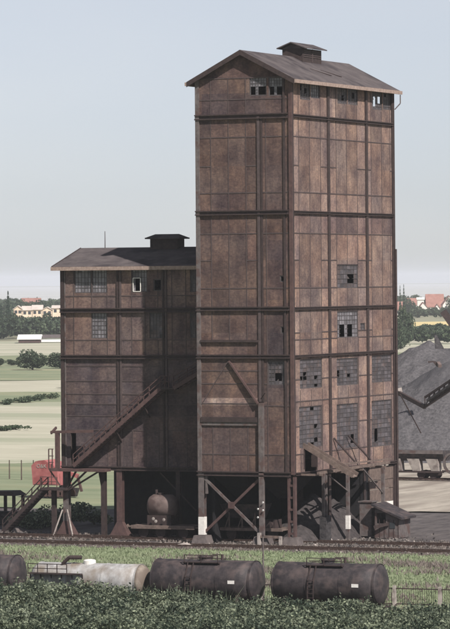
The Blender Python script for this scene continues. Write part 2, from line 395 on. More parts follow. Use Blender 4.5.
# ================================================================== THE COAL TOWER
TW, TD = 8.66, 22.9            # width along X, depth along Y
Z_BOT, Z_B1, Z_B2, Z_B3, Z_B4 = 5.9, 15.75, 19.75, 27.8, 35.85
Z_EAVE, Z_RIDGE = 39.1, 41.25
tower = thing('coal_tower', 'tall gabled coal tower of sooty brick panels in a steel frame, standing on steel legs', 'tower', (-TW / 2, TD / 2, 0))
fpos = lambda a, z, o: (a, -o, z)
rpos = lambda a, z, o: (o, a, z)
lpos = lambda a, z, o: (-TW - o, a, z)
bpos = lambda a, z, o: (a, TD + o, z)
def frect(x0, x1, y0, y1, Y=0.0):
    p, q = on_y(x0, y1, Y), on_y(x1, y0, Y); return (p.x, q.x, p.z, q.z)
def rrect(x0, x1, y0, y1, X=0.0):
    p, q = on_x(x0, y1, X), on_x(x1, y0, X); return (p.y, q.y, (p.z + on_x(x1, y1, X).z) / 2, (q.z + on_x(x0, y0, X).z) / 2)
fx = lambda px, py=300: on_y(px, py, 0.0).x
ry = lambda px, py=300: on_x(px, py, 0.0).y
nz = lambda py: EYE + (PY0 - (py + 0.5)) / F_PX * DIST       # height on the near corner

H_WIDE = [nz(v) for v in (136, 192, 233, 288, 340, 402, 455)]
H_ALL = sorted(H_WIDE + [nz(v) for v in (165, 260, 333, 380, 427)])
BELTS = [Z_B1, Z_B2, Z_B3, Z_B4]
fv = [fx(212), fx(229.5), fx(247), fx(267)]
FC = fx(261.5)                                            # the intermediate front column
rv = [ry(v) for v in (299.5, 310.5, 321.5, 337, 347.5, 358, 372, 382.5, 391)]
RC = [ry(329), ry(367)]                                   # columns of the long side

# windows: photo rectangles measured on each wall ----------------------------
fw = []   # front windows: (rect, nx, ny, missing, pale, broken)
def FWN(x0, x1, y0, y1, nx, ny, miss=0.0, pale=False, broken=(), label=None):
    fw.append((frect(x0, x1, y0, y1), nx, ny, miss, pale, [frect(*b) for b in broken], label))
FWN(249.5, 266.5, 77, 96, 6, 6, 0.0, True, [(250, 256.5, 86, 96), (257.5, 266, 86, 96)], 'top storey window with its lower panes gone')
FWN(268.5, 284.5, 77, 96, 6, 6, 0.0, True, [(269, 274.5, 86, 96), (275.5, 284, 86, 96)])
FWN(279.8, 284.5, 275.5, 282, 1, 1, 1.0)
FWN(280.5, 284.5, 326.5, 333.5, 1, 1, 1.0)
FWN(268, 285, 361, 385, 5, 6, 0.0, False, [(274.5, 282, 372, 382)], 'patched window with a ragged black hole')
rw = []
def RWN(x0, x1, y0, y1, nx, ny, miss=0.0, pale=False, broken=(), label=None):
    rw.append((rrect(x0, x1, y0, y1), nx, ny, miss, pale, [rrect(*b) for b in broken], label))
RWN(300, 310, 82, 100, 4, 6, 0.0, False, [(299.5, 301.5, 83, 90), (304.5, 307, 88, 93)])
RWN(310.8, 319.5, 82, 98.5, 4, 5, 0.0, True)
RWN(337.5, 347, 86, 104, 4, 6, 0.0, False, [(343, 345, 96, 100)])
RWN(348, 357.5, 86.5, 105, 4, 6, 0.0, False, [(353, 355, 94, 98)])
RWN(372, 382, 90, 110, 5, 6, 0.0, False, [(373, 376.6, 98, 107), (378.2, 382, 97, 105)], 'top storey window broken through to the sky')
RWN(383, 391, 91, 110, 4, 6, 0.0, False, [(384.5, 387, 95, 98)])
RWN(337.5, 358, 264.5, 288, 6, 5, 0.0, False, [(349.5, 353.5, 274, 284)], 'dark glazed panel with one missing pane')
RWN(337.5, 358, 311, 337.5, 8, 6, 0.0, True, [(341, 346, 323, 338), (348.5, 353, 323, 338)], 'window with two black open casements')
RWN(360.5, 365, 323, 331, 2, 2, 0.0)
RWN(300, 322, 359, 388, 6, 7, 0.02, False, [(305.5, 308, 377, 382)])
RWN(337, 358, 358, 385, 6, 7, 0.02, False, [(337, 339, 374, 379)])
RWN(372, 391.5, 355, 382, 6, 7, 0.0, False, [(374, 376, 362, 365), (384, 386, 366, 369)])
RWN(299.5, 322, 406, 447, 6, 9, 0.01, False, [(312, 315, 404, 409), (311, 314, 441, 447), (315.5, 319, 436, 442)])
RWN(337, 358, 403.5, 448, 6, 10, 0.01, False, [(351.5, 355.5, 433, 443)])
RWN(372, 391.5, 400, 446, 6, 10, 0.01, False, [(374.5, 378.5, 430, 441)])
chute_hole = rrect(305, 317.5, 449, 474)
wall = MB(); rev = wall
FRONT_SHADE = (0.60, 0.57, 0.58)      # rail side gets less sun; that shade is deepened in the brick colour
fpatch = [(-TW, 0, Z_BOT, Z_EAVE, FRONT_SHADE), frect(202, 284, 92, 117) + ((0.72, 0.76, 0.86),), frect(268, 284.5, 240, 300) + ((0.78, 0.80, 0.88),), frect(268, 284.5, 312, 357) + ((0.68, 0.74, 0.85),),
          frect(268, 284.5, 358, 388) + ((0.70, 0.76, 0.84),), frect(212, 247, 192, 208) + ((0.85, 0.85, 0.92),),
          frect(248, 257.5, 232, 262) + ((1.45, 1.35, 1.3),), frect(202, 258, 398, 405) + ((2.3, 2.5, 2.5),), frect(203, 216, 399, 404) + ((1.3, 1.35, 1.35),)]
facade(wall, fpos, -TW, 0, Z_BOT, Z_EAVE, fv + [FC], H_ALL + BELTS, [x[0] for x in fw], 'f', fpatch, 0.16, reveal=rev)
narrow = (1.22, 1.20, 1.18)
rpatch = []
for a, b in ((0, rv[0]), (rv[2], RC[0]), (RC[0], rv[3]), (rv[5], RC[1]), (RC[1], rv[6]), (rv[8], TD)):
    rpatch.append((a, b, Z_BOT, Z_EAVE - 1.2, narrow))
rpatch += [(rv[0], rv[2], nz(190), nz(136), (0.85, 0.82, 0.82)), (rv[3], rv[5], nz(288), nz(264), (0.6, 0.6, 0.68)), (rv[0], rv[2], nz(288), nz(233), (0.90, 0.88, 0.88)),
           (RC[0], TD, nz(232), nz(214), (0.80, 0.80, 0.85)), (0, TD, nz(232), nz(214), (0.86, 0.86, 0.9)), (rv[6], rv[8], nz(190), nz(138), (0.84, 0.83, 0.84)),
           (rv[6], rv[8], nz(333), nz(313), (0.82, 0.8, 0.82)), (rv[3], rv[5], nz(258), nz(234), (1.12, 1.08, 1.05)),
           (rv[6], rv[8], nz(402), nz(386), (1.12, 1.1, 1.08)), (rv[0], rv[2], nz(402), nz(390), (1.15, 1.12, 1.1))]
facade(wall, rpos, 0, TD, Z_BOT, Z_EAVE, rv + RC, H_ALL + BELTS, [x[0] for x in rw] + [chute_hole], 'r', rpatch, 0.15, reveal=rev)
facade(wall, lpos, 0, TD, Z_BOT, Z_EAVE, rv + RC, H_ALL + BELTS, [], 'l', (), 0.15)
back_hole = (-3.3, -0.9, 36.0, 38.6)
facade(wall, bpos, -TW, 0, Z_BOT, Z_EAVE, fv + [FC], H_ALL + BELTS, [back_hole], 'b', (), 0.15)
for Y in (0.0, TD):
    wall.poly([(-TW, Y, Z_EAVE), (0, Y, Z_EAVE), (-TW / 2, Y, Z_RIDGE - 0.1)], (0.52, 0.48, 0.52))
wall.build('wall', M['brick'], tower); rev = MB()
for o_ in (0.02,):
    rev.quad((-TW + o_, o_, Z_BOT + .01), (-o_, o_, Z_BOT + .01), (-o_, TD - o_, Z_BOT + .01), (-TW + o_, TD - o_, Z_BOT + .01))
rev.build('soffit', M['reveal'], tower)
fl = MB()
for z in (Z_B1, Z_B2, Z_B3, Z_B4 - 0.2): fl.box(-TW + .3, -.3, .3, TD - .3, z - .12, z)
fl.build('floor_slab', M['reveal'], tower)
for k, wn in enumerate(fw): window(tower, fpos, wn[0], wn[1], wn[2], wn[3], 10 + k, wn[4], wn[5], wn[6])
for k, wn in enumerate(rw): window(tower, rpos, wn[0], wn[1], wn[2], wn[3], 50 + k, wn[4], wn[5], wn[6])

# steel: panel framing (thin), columns, belts --------------------------------
def strips(mb, pos, vlines, hlines, z0, z1, a0, a1, holes, wv=0.07, skip=()):
    def clear(a, z): return not any(h[0] - .02 < a < h[1] + .02 and h[2] - .02 < z < h[3] + .02 for h in holes)
    st = 0.25
    for a in vlines:
        z = z0
        while z < z1 - 1e-3:
            e = min(z + st, z1)
            if clear(a, (z + e) / 2): slab(mb, pos, a - wv / 2, a + wv / 2, z, e, 0.0, 0.028)
            z = e
    for zz in hlines:
        a = a0
        while a < a1 - 1e-3:
            e = min(a + st, a1)
            if clear((a + e) / 2, zz): slab(mb, pos, a, e, zz - .045, zz + .045, 0.0, 0.033)
            a = e
fr_ = MB()
strips(fr_, fpos, fv[:3], [], nz(340), Z_EAVE - .05, -TW, FC, [x[0] for x in fw])
strips(fr_, fpos, fv[3:], [], Z_BOT, Z_B4, FC, 0, [x[0] for x in fw])
strips(fr_, fpos, fv[:3], [], Z_BOT, nz(424), -TW, FC, [])
strips(fr_, fpos, [], H_WIDE[:4] + [H_WIDE[6], nz(371), nz(384), nz(404)], 0, 0, -TW, FC, [x[0] for x in fw])
strips(fr_, fpos, [], H_WIDE[:4] + [nz(384), nz(406), H_WIDE[6]], 0, 0, FC, 0, [x[0] for x in fw])
for v in (165, 260):
    strips(fr_, fpos, [], [nz(v)], 0, 0, -TW, fv[0], []); strips(fr_, fpos, [], [nz(v)], 0, 0, fv[2], FC, [])
strips(fr_, fpos, [], [nz(98)], 0, 0, -TW, 0, [])
strips(fr_, fpos, [], [Z_EAVE - 0.02], 0, 0, -TW, 0, [])
strips(fr_, rpos, rv, [], Z_BOT, Z_EAVE - .6, 0, TD, [x[0] for x in rw] + [chute_hole])
strips(fr_, rpos, [], H_WIDE, 0, 0, 0, TD, [x[0] for x in rw] + [chute_hole])
for v in (165, 260, 333, 380, 427):
    for a, b in ((0, rv[0]), (rv[2], rv[3]), (rv[5], rv[6]), (rv[8], TD)): strips(fr_, rpos, [], [nz(v)], 0, 0, a, b, [])
fr_.build('panel_framing', M['framing'], tower)

def ibeam_col(x, y, z0, z1, wd, dp, along='x'):
    b = MB()
    if along == 'x':
        b.box(x - wd / 2, x + wd / 2, y - dp / 2, y - dp / 2 + .06, z0, z1); b.box(x - wd / 2, x + wd / 2, y + dp / 2 - .06, y + dp / 2, z0, z1)
        b.box(x - .03, x + .03, y - dp / 2 + .06, y + dp / 2 - .06, z0, z1)
    else:
        b.box(x - dp / 2, x - dp / 2 + .06, y - wd / 2, y + wd / 2, z0, z1); b.box(x + dp / 2 - .06, x + dp / 2, y - wd / 2, y + wd / 2, z0, z1)
        b.box(x - dp / 2 + .06, x + dp / 2 - .06, y - .03, y + .03, z0, z1)
    return b
def column(x0, x1, y0, y1, z0, z1, material, name='column'):
    return MB().box(x0, x1, y0, y1, z0, z1).build(name, material, tower)
column(-TW - .05, -TW + .30, -.14, .0, 0.7, Z_EAVE - .1, M['steel_grey'])
column(FC - .27, FC - .03, -.12, .0, nz(402), Z_B4, M['framing'])
column(FC + .03, FC + .20, -.10, .0, nz(402), Z_B4, M['steel'])
column(FC - .25, FC + .17, -.30, .0, 0.7, nz(403), M['steel_grey'], 'leg')
column(-.70, -.52, -.10, .0, Z_BOT, Z_EAVE - .1, M['steel'])
column(-.16, .14, -.14, .0, Z_BOT, Z_EAVE - .1, M['steel_red'])
column(.0, .13, .0, .28, Z_BOT, Z_EAVE - .1, M['steel'])
for a in RC: MB().box(0, .12, a - .22, a + .22, Z_BOT, Z_EAVE - .1).build('column', M['steel'], tower)
MB().box(0, .12, TD - .30, TD + .04, 0.3, Z_EAVE - .1).build('column', M['steel'], tower)
MB().tube((.22, TD + .05, 0.4), (.22, TD + .05, nz(248)), .11).tube((.14, TD + .02, nz(248)), (.14, TD + .02, Z_EAVE - .4), .06).build('downpipe', M['steel'], tower)

def belt(zc, hh=0.40, proud=0.22, name='belt_beam'):
    b = MB()
    for s in (-1, 1):
        zf = zc + s * (hh / 2 - .05); slab(b, fpos, -TW - .1, -.2, zf - .05, zf + .05, 0.03, proud)
    slab(b, fpos, -TW - .1, -.2, zc - hh / 2 + .05, zc + hh / 2 - .05, 0.03, .09)
    b.build(name, M['steel'], tower)
    b = MB(); h2 = hh * .62
    for s in (-1, 1):
        zf = zc + s * (h2 / 2 - .04); slab(b, rpos, .3, TD, zf - .04, zf + .04, 0.04, proud * .8)
    slab(b, rpos, .3, TD, zc - h2 / 2 + .04, zc + h2 / 2 - .04, 0.04, .07)
    b.build(name, M['steel'], tower)
for z, h in ((Z_B4, .44), (Z_B3, .40), (Z_B2, .36), (Z_B1, .34)): belt(z, h)
belt(Z_BOT + .02, .40, .3, 'base_beam')
for v, h in ((341, .2), (420, .42)):
    b = MB(); slab(b, fpos, -TW + .3, FC - .3, nz(v) - h / 2, nz(v) + h / 2, .0, .22); b.build('ledge_beam', M['steel'], tower)
b = MB(); slab(b, fpos, -TW + .3, FC - .3, nz(423) - .25, nz(423) + .12, .0, .13); b.build('ledge_board', M['steel_grey'], tower)

stn = random.Random(31)
# brace leaning on the front, with a broken bracket
p0, p1 = on_y(229.5, 361, 0), on_y(258.5, 404, -.2)
MB().bar((p0.x, -.10, p0.z), (p1.x, -.26, p1.z), .14, .26, side=(1, 0, .1)).build('leaning_brace', M['steel_red'], tower)
p2 = on_y(202, 404, 0)
MB().bar((p0.x - .1, -.03, p0.z), (p2.x, -.03, p2.z), .09, .06, side=(0, 1, 0)).build('brace', M['framing'], tower)
MB().tube((FC, -.3, nz(399)), (FC + .6, -.75, nz(392.5)), .035).build('bracket', M['steel'], tower)

# roof ------------------------------------------------------------------------
OX, OYf, OYb = 0.62, 0.55, 0.5
sl = (Z_RIDGE - Z_EAVE + .1) / (TW / 2)
ze = Z_RIDGE - sl * (TW / 2 + OX)
rf = MB()
for s in (-1, 1):
    xe = -TW / 2 + s * (TW / 2 + OX)
    a, b, c, d = (-TW / 2, -OYf, Z_RIDGE), (xe, -OYf, ze), (xe, TD + OYb, ze), (-TW / 2, TD + OYb, Z_RIDGE)
    t = .16
    rf.hexa([(p[0], p[1], p[2]) for p in (a, b, c, d)] + [(p[0], p[1], p[2] + t) for p in (a, b, c, d)])
roof = rf.build('roof', M['roof'], tower)
rp = on_x(312, 69.5, 0)
for k in range(2):
    y0 = 9.0 + k * 2.3
    zc = Z_RIDGE - sl * 2.6 + .2
    MB().bar((-TW / 2 + 2.3, y0, zc + .10), (-TW / 2 + 3.4, y0 + 2.1, zc - .42), .16, .05).build('roof_batten', M['steel'], roof)
rk = MB()
for s in (-1, 1):
    xe = -TW / 2 + s * (TW / 2 + OX)
    rk.hexa([(-TW / 2, -OYf - .06, Z_RIDGE - .26), (xe, -OYf - .06, ze - .26), (xe, -OYf, ze - .26), (-TW / 2, -OYf, Z_RIDGE - .26),
             (-TW / 2, -OYf - .06, Z_RIDGE + .17), (xe, -OYf - .06, ze + .17), (xe, -OYf, ze + .17), (-TW / 2, -OYf, Z_RIDGE + .17)])
rk.build('verge_board', M['steel'], roof)
MB().box(OX, OX + .16, -OYf - .05, TD + OYb + .05, ze - .16, ze + .14).build('gutter', M['fascia'], roof)
MB().box(-TW - OX - .16, -TW - OX, -OYf - .05, TD + OYb + .05, ze - .16, ze + .14).build('gutter', M['fascia'], roof)
MB().tube((OX + .05, TD + .3, ze - .2), (OX + .05, TD + .3, ze - .95), .05).tube((OX + .05, TD + .3, ze - .95), (.2, TD + .1, ze - 1.5), .05).build('gutter_pipe', M['steel_grey'], roof)
# ridge vent
V0, V1, VW = 10.6, 14.8, 0.95
vx = -TW / 2
vb = MB().box(vx - VW, vx + VW, V0, V1, Z_RIDGE - .35, Z_RIDGE + .85)
vent = vb.build('roof_vent', M['steel'], tower)
lv = MB()
for k in range(4): 
    z = Z_RIDGE + .12 + k * .17
    lv.box(vx + VW, vx + VW + .05, V0 + .15, V1 - .15, z, z + .05)
lv.box(vx + VW, vx + VW + .07, (V0 + V1) / 2 - .05, (V0 + V1) / 2 + .05, Z_RIDGE - .3, Z_RIDGE + .85)
lv.build('louvre', M['framing'], vent)
vc = MB()
for s in (-1, 1):
    a, b, c, d = (vx, V0 - .4, Z_RIDGE + 1.32), (vx + s * (VW + .38), V0 - .4, Z_RIDGE + .82), (vx + s * (VW + .38), V1 + .4, Z_RIDGE + .82), (vx, V1 + .4, Z_RIDGE + 1.32)
    vc.hexa([(p[0], p[1], p[2]) for p in (a, b, c, d)] + [(p[0], p[1], p[2] + .09) for p in (a, b, c, d)])
vc.poly([(vx - VW, V0 - .01, Z_RIDGE + .85), (vx + VW, V0 - .01, Z_RIDGE + .85), (vx, V0 - .01, Z_RIDGE + 1.3)])
vc.build('vent_cap', M['roof'], vent)

# legs and the ground storey ----------------------------------------------------
def plinth(x, y, parent, w_=.75, h=.7):
    MB().hexa([(x - w_, y - w_, -.1), (x + w_, y - w_, -.1), (x + w_, y + w_, -.1), (x - w_, y + w_, -.1),
               (x - w_ * .75, y - w_ * .75, h), (x + w_ * .75, y - w_ * .75, h), (x + w_ * .75, y + w_ * .75, h), (x - w_ * .75, y + w_ * .75, h)]).build('plinth', M['concrete'], parent)
LX = [-TW + .28, FC - .03, -.1]
legm = ibeam_col(-TW + .28, .05, .7, Z_BOT, .5, .5); l0 = legm.build('leg', M['steel_grey'], tower)
MB().box(-TW + .01, -TW + .55, -.23, .32, .75, 2.25).build('white_band', M['white'], l0)
MB().box(-TW + .62, -TW + .80, -.1, .1, 4.2, Z_BOT - .2).build('gusset', M['steel_grey'], l0)
lat = MB()
for x in (-.38, .12):
    lat.box(x - .09, x + .09, -.2, .2, .5, Z_BOT - .2)
for k in range(5): lat.box(-.29, .03, -.15, .15, .9 + k * 1.0, 1.08 + k * 1.0)
lat.build('leg', M['steel_red'], tower)
for Y in (7.9, 15.8, TD - .3):
    ibeam_col(-TW + .28, Y, .3, Z_BOT, .4, .4).build('leg', M['steel'], tower)
    ibeam_col(-.2, Y, .3, Z_BOT, .4, .45, 'y').build('leg', M['steel'], tower)
    ibeam_col(FC, Y, .3, Z_BOT, .4, .4).build('leg', M['steel'], tower)
for x in LX: plinth(x, 0, tower)
for (xa, za, xb, zb, yy, mt) in ((-TW + .5, Z_BOT - .35, FC - .3, 1.0, -.05, 'steel_grey'), (-TW + .5, 1.0, FC - .3, Z_BOT - .35, .12, 'steel_red')):
    MB().bar((xa, yy, za), (xb, yy, zb), .14, .22, side=(0, 1, 0)).build('cross_brace', M[mt], tower)
xm, zm = (-TW + .5 + FC - .3) / 2, (Z_BOT - .35 + 1.0) / 2
MB().box(xm - .3, xm + .3, -.16, -.13, zm - .28, zm + .28).build('gusset_plate', M['steel_red'], tower)
# small white lamps fixed on the middle leg
for dx, z in ((-.22, 3.05), (.24, 3.6), (-.24, 2.35), (.24, 2.95)):
    MB().lathe((FC - .03 + dx, -.42, z), (0, -1, -.4), [(0, .05), (.07, .085), (.12, .075)], 10).build('insulator', M['lamp'], tower)
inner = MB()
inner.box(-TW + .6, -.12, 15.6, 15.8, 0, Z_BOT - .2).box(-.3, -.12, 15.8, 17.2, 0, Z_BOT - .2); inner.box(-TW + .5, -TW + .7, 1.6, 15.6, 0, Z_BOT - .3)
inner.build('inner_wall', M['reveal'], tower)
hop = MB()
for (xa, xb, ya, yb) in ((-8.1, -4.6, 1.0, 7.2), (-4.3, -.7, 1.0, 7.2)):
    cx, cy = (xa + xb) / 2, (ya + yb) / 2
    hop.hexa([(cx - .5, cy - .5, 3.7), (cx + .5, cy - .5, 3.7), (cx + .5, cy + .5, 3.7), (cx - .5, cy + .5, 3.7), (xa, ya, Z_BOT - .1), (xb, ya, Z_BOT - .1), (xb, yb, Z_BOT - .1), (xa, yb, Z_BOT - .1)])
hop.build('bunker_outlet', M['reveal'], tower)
# lower wall of the last bay, of boards and old plaster
lowa, lowb = RC[1] + .25, TD - .3
b = MB(); zt = Z_BOT - .25
for k, (za, zb) in enumerate(((4.5, zt), (3.7, 4.45), (2.55, 3.65))):
    slab(b, rpos, lowa, lowb, za, zb, -.15, .02 - k * .02)
b.build('lower_wall', M['board'], tower)
b = MB(); slab(b, rpos, lowa, lowb, 1.9, 2.5, -.12, .0); b.build('plaster_band', M['render'], tower)
b = MB(); slab(b, rpos, lowa, lowb, 0, 1.9, -.12, -.02); b.build('lower_wall', M['steel'], tower)

# chute and loading frame ---------------------------------------------------------
a = Vector((-.1, 2.75, 8.15)); e = Vector((4.3, 3.1, 5.62))
ch = MB().bar(a, e, 1.0, .07, side=(0, 1, 0)); d_ = (e - a).normalized(); n_ = Vector((0, 1, 0))
chute = ch.build('chute', M['board'], tower)
sd = MB()
for s in (-1, 1): sd.bar(a + n_ * s * .52 + UP * .14, e + n_ * s * .52 + UP * .14, .07, .42, side=(0, 1, 0))
sd.build('chute_side', M['board'], chute)
MB().box(-.5, 0.06, 2.2, 2.35, 6.3, 7.9).build('door_post', M['steel'], tower); MB().box(-.5, .06, 5.0, 5.1, 6.3, 8.0).build('door_post', M['steel'], tower)
frm = thing('loading_frame', 'rusty timber and steel frame below the chute on the long side of the tall tower', 'frame', (1.8, 8, 0))
zf = 6.05
MB().bar((1.8, 1.0, zf - .05), (1.8, 17.0, zf + .12), .2, .22).build('top_beam', M['board'], frm)
MB().bar((1.75, 5.0, zf + .45), (1.75, 17.5, zf + .40), .12, .14).build('top_beam', M['board'], frm)
for Y in (1.2, 6.1, 10.2, 15.5): MB().bar((.16, Y, zf - .2), (2.1, Y, zf - .2), .14, .16).build('cross_beam', M['board'], frm)
for Y, wd in ((7.5, .26), (15.5, .26)):
    pl = MB().box(1.8 - wd / 2, 1.8 + wd / 2, Y - wd / 2, Y + wd / 2, 0, zf - .2).build('post', M['steel_grey'], frm)
    if Y < 8: MB().box(1.63, 1.97, Y - .17, Y + .17, .95, 2.1).build('white_band', M['white'], pl)
for Y in (4.95, 5.5): MB().box(.5, .72, Y - .1, Y + .1, 0.6, zf - .25).build('post', M['steel_grey'], frm)
MB().box(.35, .95, 4.7, 5.8, 0, 2.2).build('post_casing', M['coal'], frm)
MB().bar((1.8, 2.6, zf - .1), (1.8, 7.4, 4.2), .09, .09).build('brace', M['steel_grey'], frm)
MB().bar((1.8, 10.8, zf - .1), (1.8, 15.4, 3.6), .09, .09).build('brace', M['steel_grey'], frm)
for ya, yb, za, zb in ((8.6, 10.6, 8.6, 6.5), (11.8, 14.2, 8.7, 6.5)):
    MB().bar((.1, ya, za), (1.2, yb, zb), .1, .12).build('strut', M['steel'], frm)

# ================================================================== THE LOWER BUILDING
LY, LD = 5.2, 10.4
LXL = on_y(61.5, 360, LY).x; LXR = -TW
LZE, LZR = 23.45, 24.95
low = thing('screening_house', 'lower brick panelled building on steel legs, joined to the left side of the tall tower', 'building', ((LXL + LXR) / 2, LY + LD / 2, 0))
qpos = lambda a, z, o: (a, LY - o, z)
qx = lambda px, py=330: on_y(px, py, LY).x
qz = lambda py, px=110: on_y(px, py, LY).z
def qrect(x0, x1, y0, y1): return frect(x0, x1, y0, y1, LY)
qv = [qx(v) for v in (74, 92, 107.5, 132, 145, 158, 172, 186)]
QC = [qx(119.5), qx(165)]
lw = []
def QWN(x0, x1, y0, y1, nx, ny, miss=0.0, pale=False, broken=(), label=None):
    lw.append((qrect(x0, x1, y0, y1), nx, ny, miss, pale, [qrect(*b) for b in broken], label))
QWN(74.5, 91, 267.5, 293, 5, 5, 0, True); QWN(92, 107, 267.5, 293, 5, 5, 0, True)
QWN(132, 147, 267.5, 292, 5, 5, 0, True, [(134.5, 141.5, 278, 291)], 'pale framed window standing half open')
QWN(153.5, 161.5, 279, 291, 1, 1, 1.0)
QWN(91.5, 107, 312.5, 338.5, 5, 6, 0, True)
QWN(149.5, 166, 312.5, 338.5, 5, 6, 0, False, [(158, 161, 328, 332)])
QWN(190, 197, 267, 292, 3, 6); QWN(190, 197, 312, 338, 3, 6)
door = qrect(71, 76, 433, 467)
LB1, LB2 = qz(310.3), qz(356.8)
QH = [qz(v) for v in (296, 340, 366, 381, 394, 404, 416, 430)]
wl = MB(); rv_ = wl
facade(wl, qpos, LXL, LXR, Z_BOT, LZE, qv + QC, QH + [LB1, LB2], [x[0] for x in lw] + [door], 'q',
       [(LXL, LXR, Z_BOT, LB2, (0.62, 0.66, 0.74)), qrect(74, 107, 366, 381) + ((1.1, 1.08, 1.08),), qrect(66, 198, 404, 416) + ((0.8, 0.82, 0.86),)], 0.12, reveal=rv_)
for X, n in ((LXL, -1),):
    facade(wl, lambda a, z, o: (X - o, a, z), LY, LY + LD, Z_BOT, LZE, [LY + 2.6, LY + 5.2, LY + 7.8], QH + [LB1, LB2], [], 'ql')
    wl.poly([(X, LY, LZE), (X, LY + LD, LZE), (X, LY + LD / 2, LZR)])
facade(wl, lambda a, z, o: (a, LY + LD + o, z), LXL, LXR, Z_BOT, LZE, qv + QC, QH, [], 'qb')
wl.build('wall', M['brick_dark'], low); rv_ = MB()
rv_.quad((LXL, LY, Z_BOT + .01), (LXR, LY, Z_BOT + .01), (LXR, LY + LD, Z_BOT + .01), (LXL, LY + LD, Z_BOT + .01))
rv_.build('soffit', M['reveal'], low)
for k, wn in enumerate(lw): window(low, qpos, wn[0], wn[1], wn[2], wn[3], 90 + k, wn[4], wn[5], wn[6])
ca_ = qrect(133.2, 140.5, 278, 291.5); b = MB()
for (p, q) in (((ca_[0], ca_[2]), (ca_[1], ca_[2])), ((ca_[0], ca_[3]), (ca_[1], ca_[3]))): slab(b, qpos, p[0], q[0], p[1] - .03, p[1] + .03, -.02, .04)
for a_ in (ca_[0], ca_[1]): slab(b, qpos, a_ - .03, a_ + .03, ca_[2] + .03, ca_[3] - .03, -.018, .038)
b.build('casement_frame', M['white'], low)
fr_ = MB()
hs = [x[0] for x in lw] + [door]
strips(fr_, qpos, qv, [], LB2, LZE - .05, LXL, LXR, hs)
strips(fr_, qpos, [qx(v) for v in (92, 107, 132, 145, 158, 186)], [], Z_BOT, qz(428), LXL, LXR, hs)
strips(fr_, qpos, [], QH, 0, 0, LXL, LXR, hs)
fr_.build('panel_framing', M['framing'], low)
for x0, x1, o, mt in ((LXL - .02, LXL + .28, .12, 'steel'), (LXL + .34, LXL + .44, .07, 'steel_grey')):
    b = MB(); slab(b, qpos, x0, x1, Z_BOT, LZE, 0, o); b.build('column', M[mt], low)
for c in QC:
    for s, mt in ((-1, 'steel'), (1, 'framing')):
        b = MB(); slab(b, qpos, c + s * .14 - .08, c + s * .14 + .08, Z_BOT, LZE - .1, 0, .11); b.build('column', M[mt], low)
for z, hh, nm in ((LB1, .42, 'belt_beam'), (LB2, .36, 'belt_beam'), (Z_BOT + .03, .36, 'base_beam')):
    b = MB()
    for s in (-1, 1):
        zf = z + s * (hh / 2 - .05); slab(b, qpos, LXL - .05, LXR - .05, zf - .05, zf + .05, .03, .24)
    slab(b, qpos, LXL - .05, LXR - .05, z - hh / 2 + .05, z + hh / 2 - .05, .03, .08)
    b.build(nm, M['steel'], low)
# roof
so = (LZR - LZE) / (LD / 2); oy, ox = .55, .55
rf = MB()
yc = LY + LD / 2
for s in (-1, 1):
    ye = yc + s * (LD / 2 + oy); zz = LZR - so * (LD / 2 + oy)
    pts = [(LXL - ox, yc, LZR), (LXL - ox, ye, zz), (LXR - .02, ye, zz), (LXR - .02, yc, LZR)]
    rf.hexa(pts + [(p[0], p[1], p[2] + .15) for p in pts])
zq = LZR - so * (LD / 2 + oy)
lroof = rf.build('roof', M['roof'], low)
MB().box(LXL - ox - .1, LXR - .05, LY - oy - .15, LY - oy, zq - .2, zq + .12).build('gutter', M['fascia'], lroof)
MB().bar((LXL - ox - .05, yc, LZR + .02), (LXL - ox - .05, LY - oy, zq + .02), .08, .34).build('verge_board', M['steel'], lroof)
vx0, vx1 = on_y(153.5, 240, yc).x, on_y(181, 240, yc).x
lvent = MB().box(vx0, vx1, yc - .7, yc + .7, LZR - .2, LZR + .85).build('roof_vent', M['steel'], low)
b = MB(); b.box(vx0 - .35, vx1 + .35, yc - 1.05, yc + 1.05, LZR + .85, LZR + .97)
b.hexa([(vx0 - .3, yc - 1, LZR + .97), (vx1 + .3, yc - 1, LZR + .97), (vx1 + .3, yc + 1, LZR + .97), (vx0 - .3, yc + 1, LZR + .97),
        (vx0 + .2, yc - .05, LZR + 1.28), (vx1 - .2, yc - .05, LZR + 1.28), (vx1 - .2, yc + .05, LZR + 1.28), (vx0 + .2, yc + .05, LZR + 1.28)])
b.build('vent_cap', M['roof'], lvent)
px_ = on_y(105, 240, yc).x
MB().tube((px_, yc, LZR), (px_, yc, LZR + 1.6), .045, .03, 6).build('mast', M['steel'], lroof)
# legs
for x in (qx(66.5, 500), qx(120, 500)):
    ibeam_col(x, LY + .1, .5, Z_BOT, .52, .5).build('leg', M['steel_red' if x > -20 else 'steel_grey'], low)
    MB().hexa([(x - .95, LY - .3, 0), (x + .95, LY - .3, 0), (x + .95, LY + .6, 0), (x - .95, LY + .6, 0), (x - .26, LY - .16, 1.3), (x + .26, LY - .16, 1.3), (x + .26, LY + .36, 1.3), (x - .26, LY + .36, 1.3)]).build('foot', M['steel_red'], low)
x = qx(66.5, 500)
for s in (-1, 1): MB().bar((x + s * .95, LY - .75, 0), (x + s * .22, LY - .35, 2.3), .12, .12).build('foot_strut', M['plaster'], low)
for px in (103, 178):
    ibeam_col(qx(px, 500), LY + .2, 0, Z_BOT, .4, .4).build('leg', M['steel'], low)
MB().bar((qx(98, 480), LY + .3, Z_BOT - .2), (qx(103, 530), LY + .3, 3.4), .18, .18).build('knee_brace', M['steel'], low)
for px in (66.5, 120, 178):
    ibeam_col(qx(px, 500), LY + LD - .3, 0, Z_BOT, .4, .4).build('leg', M['steel'], low)
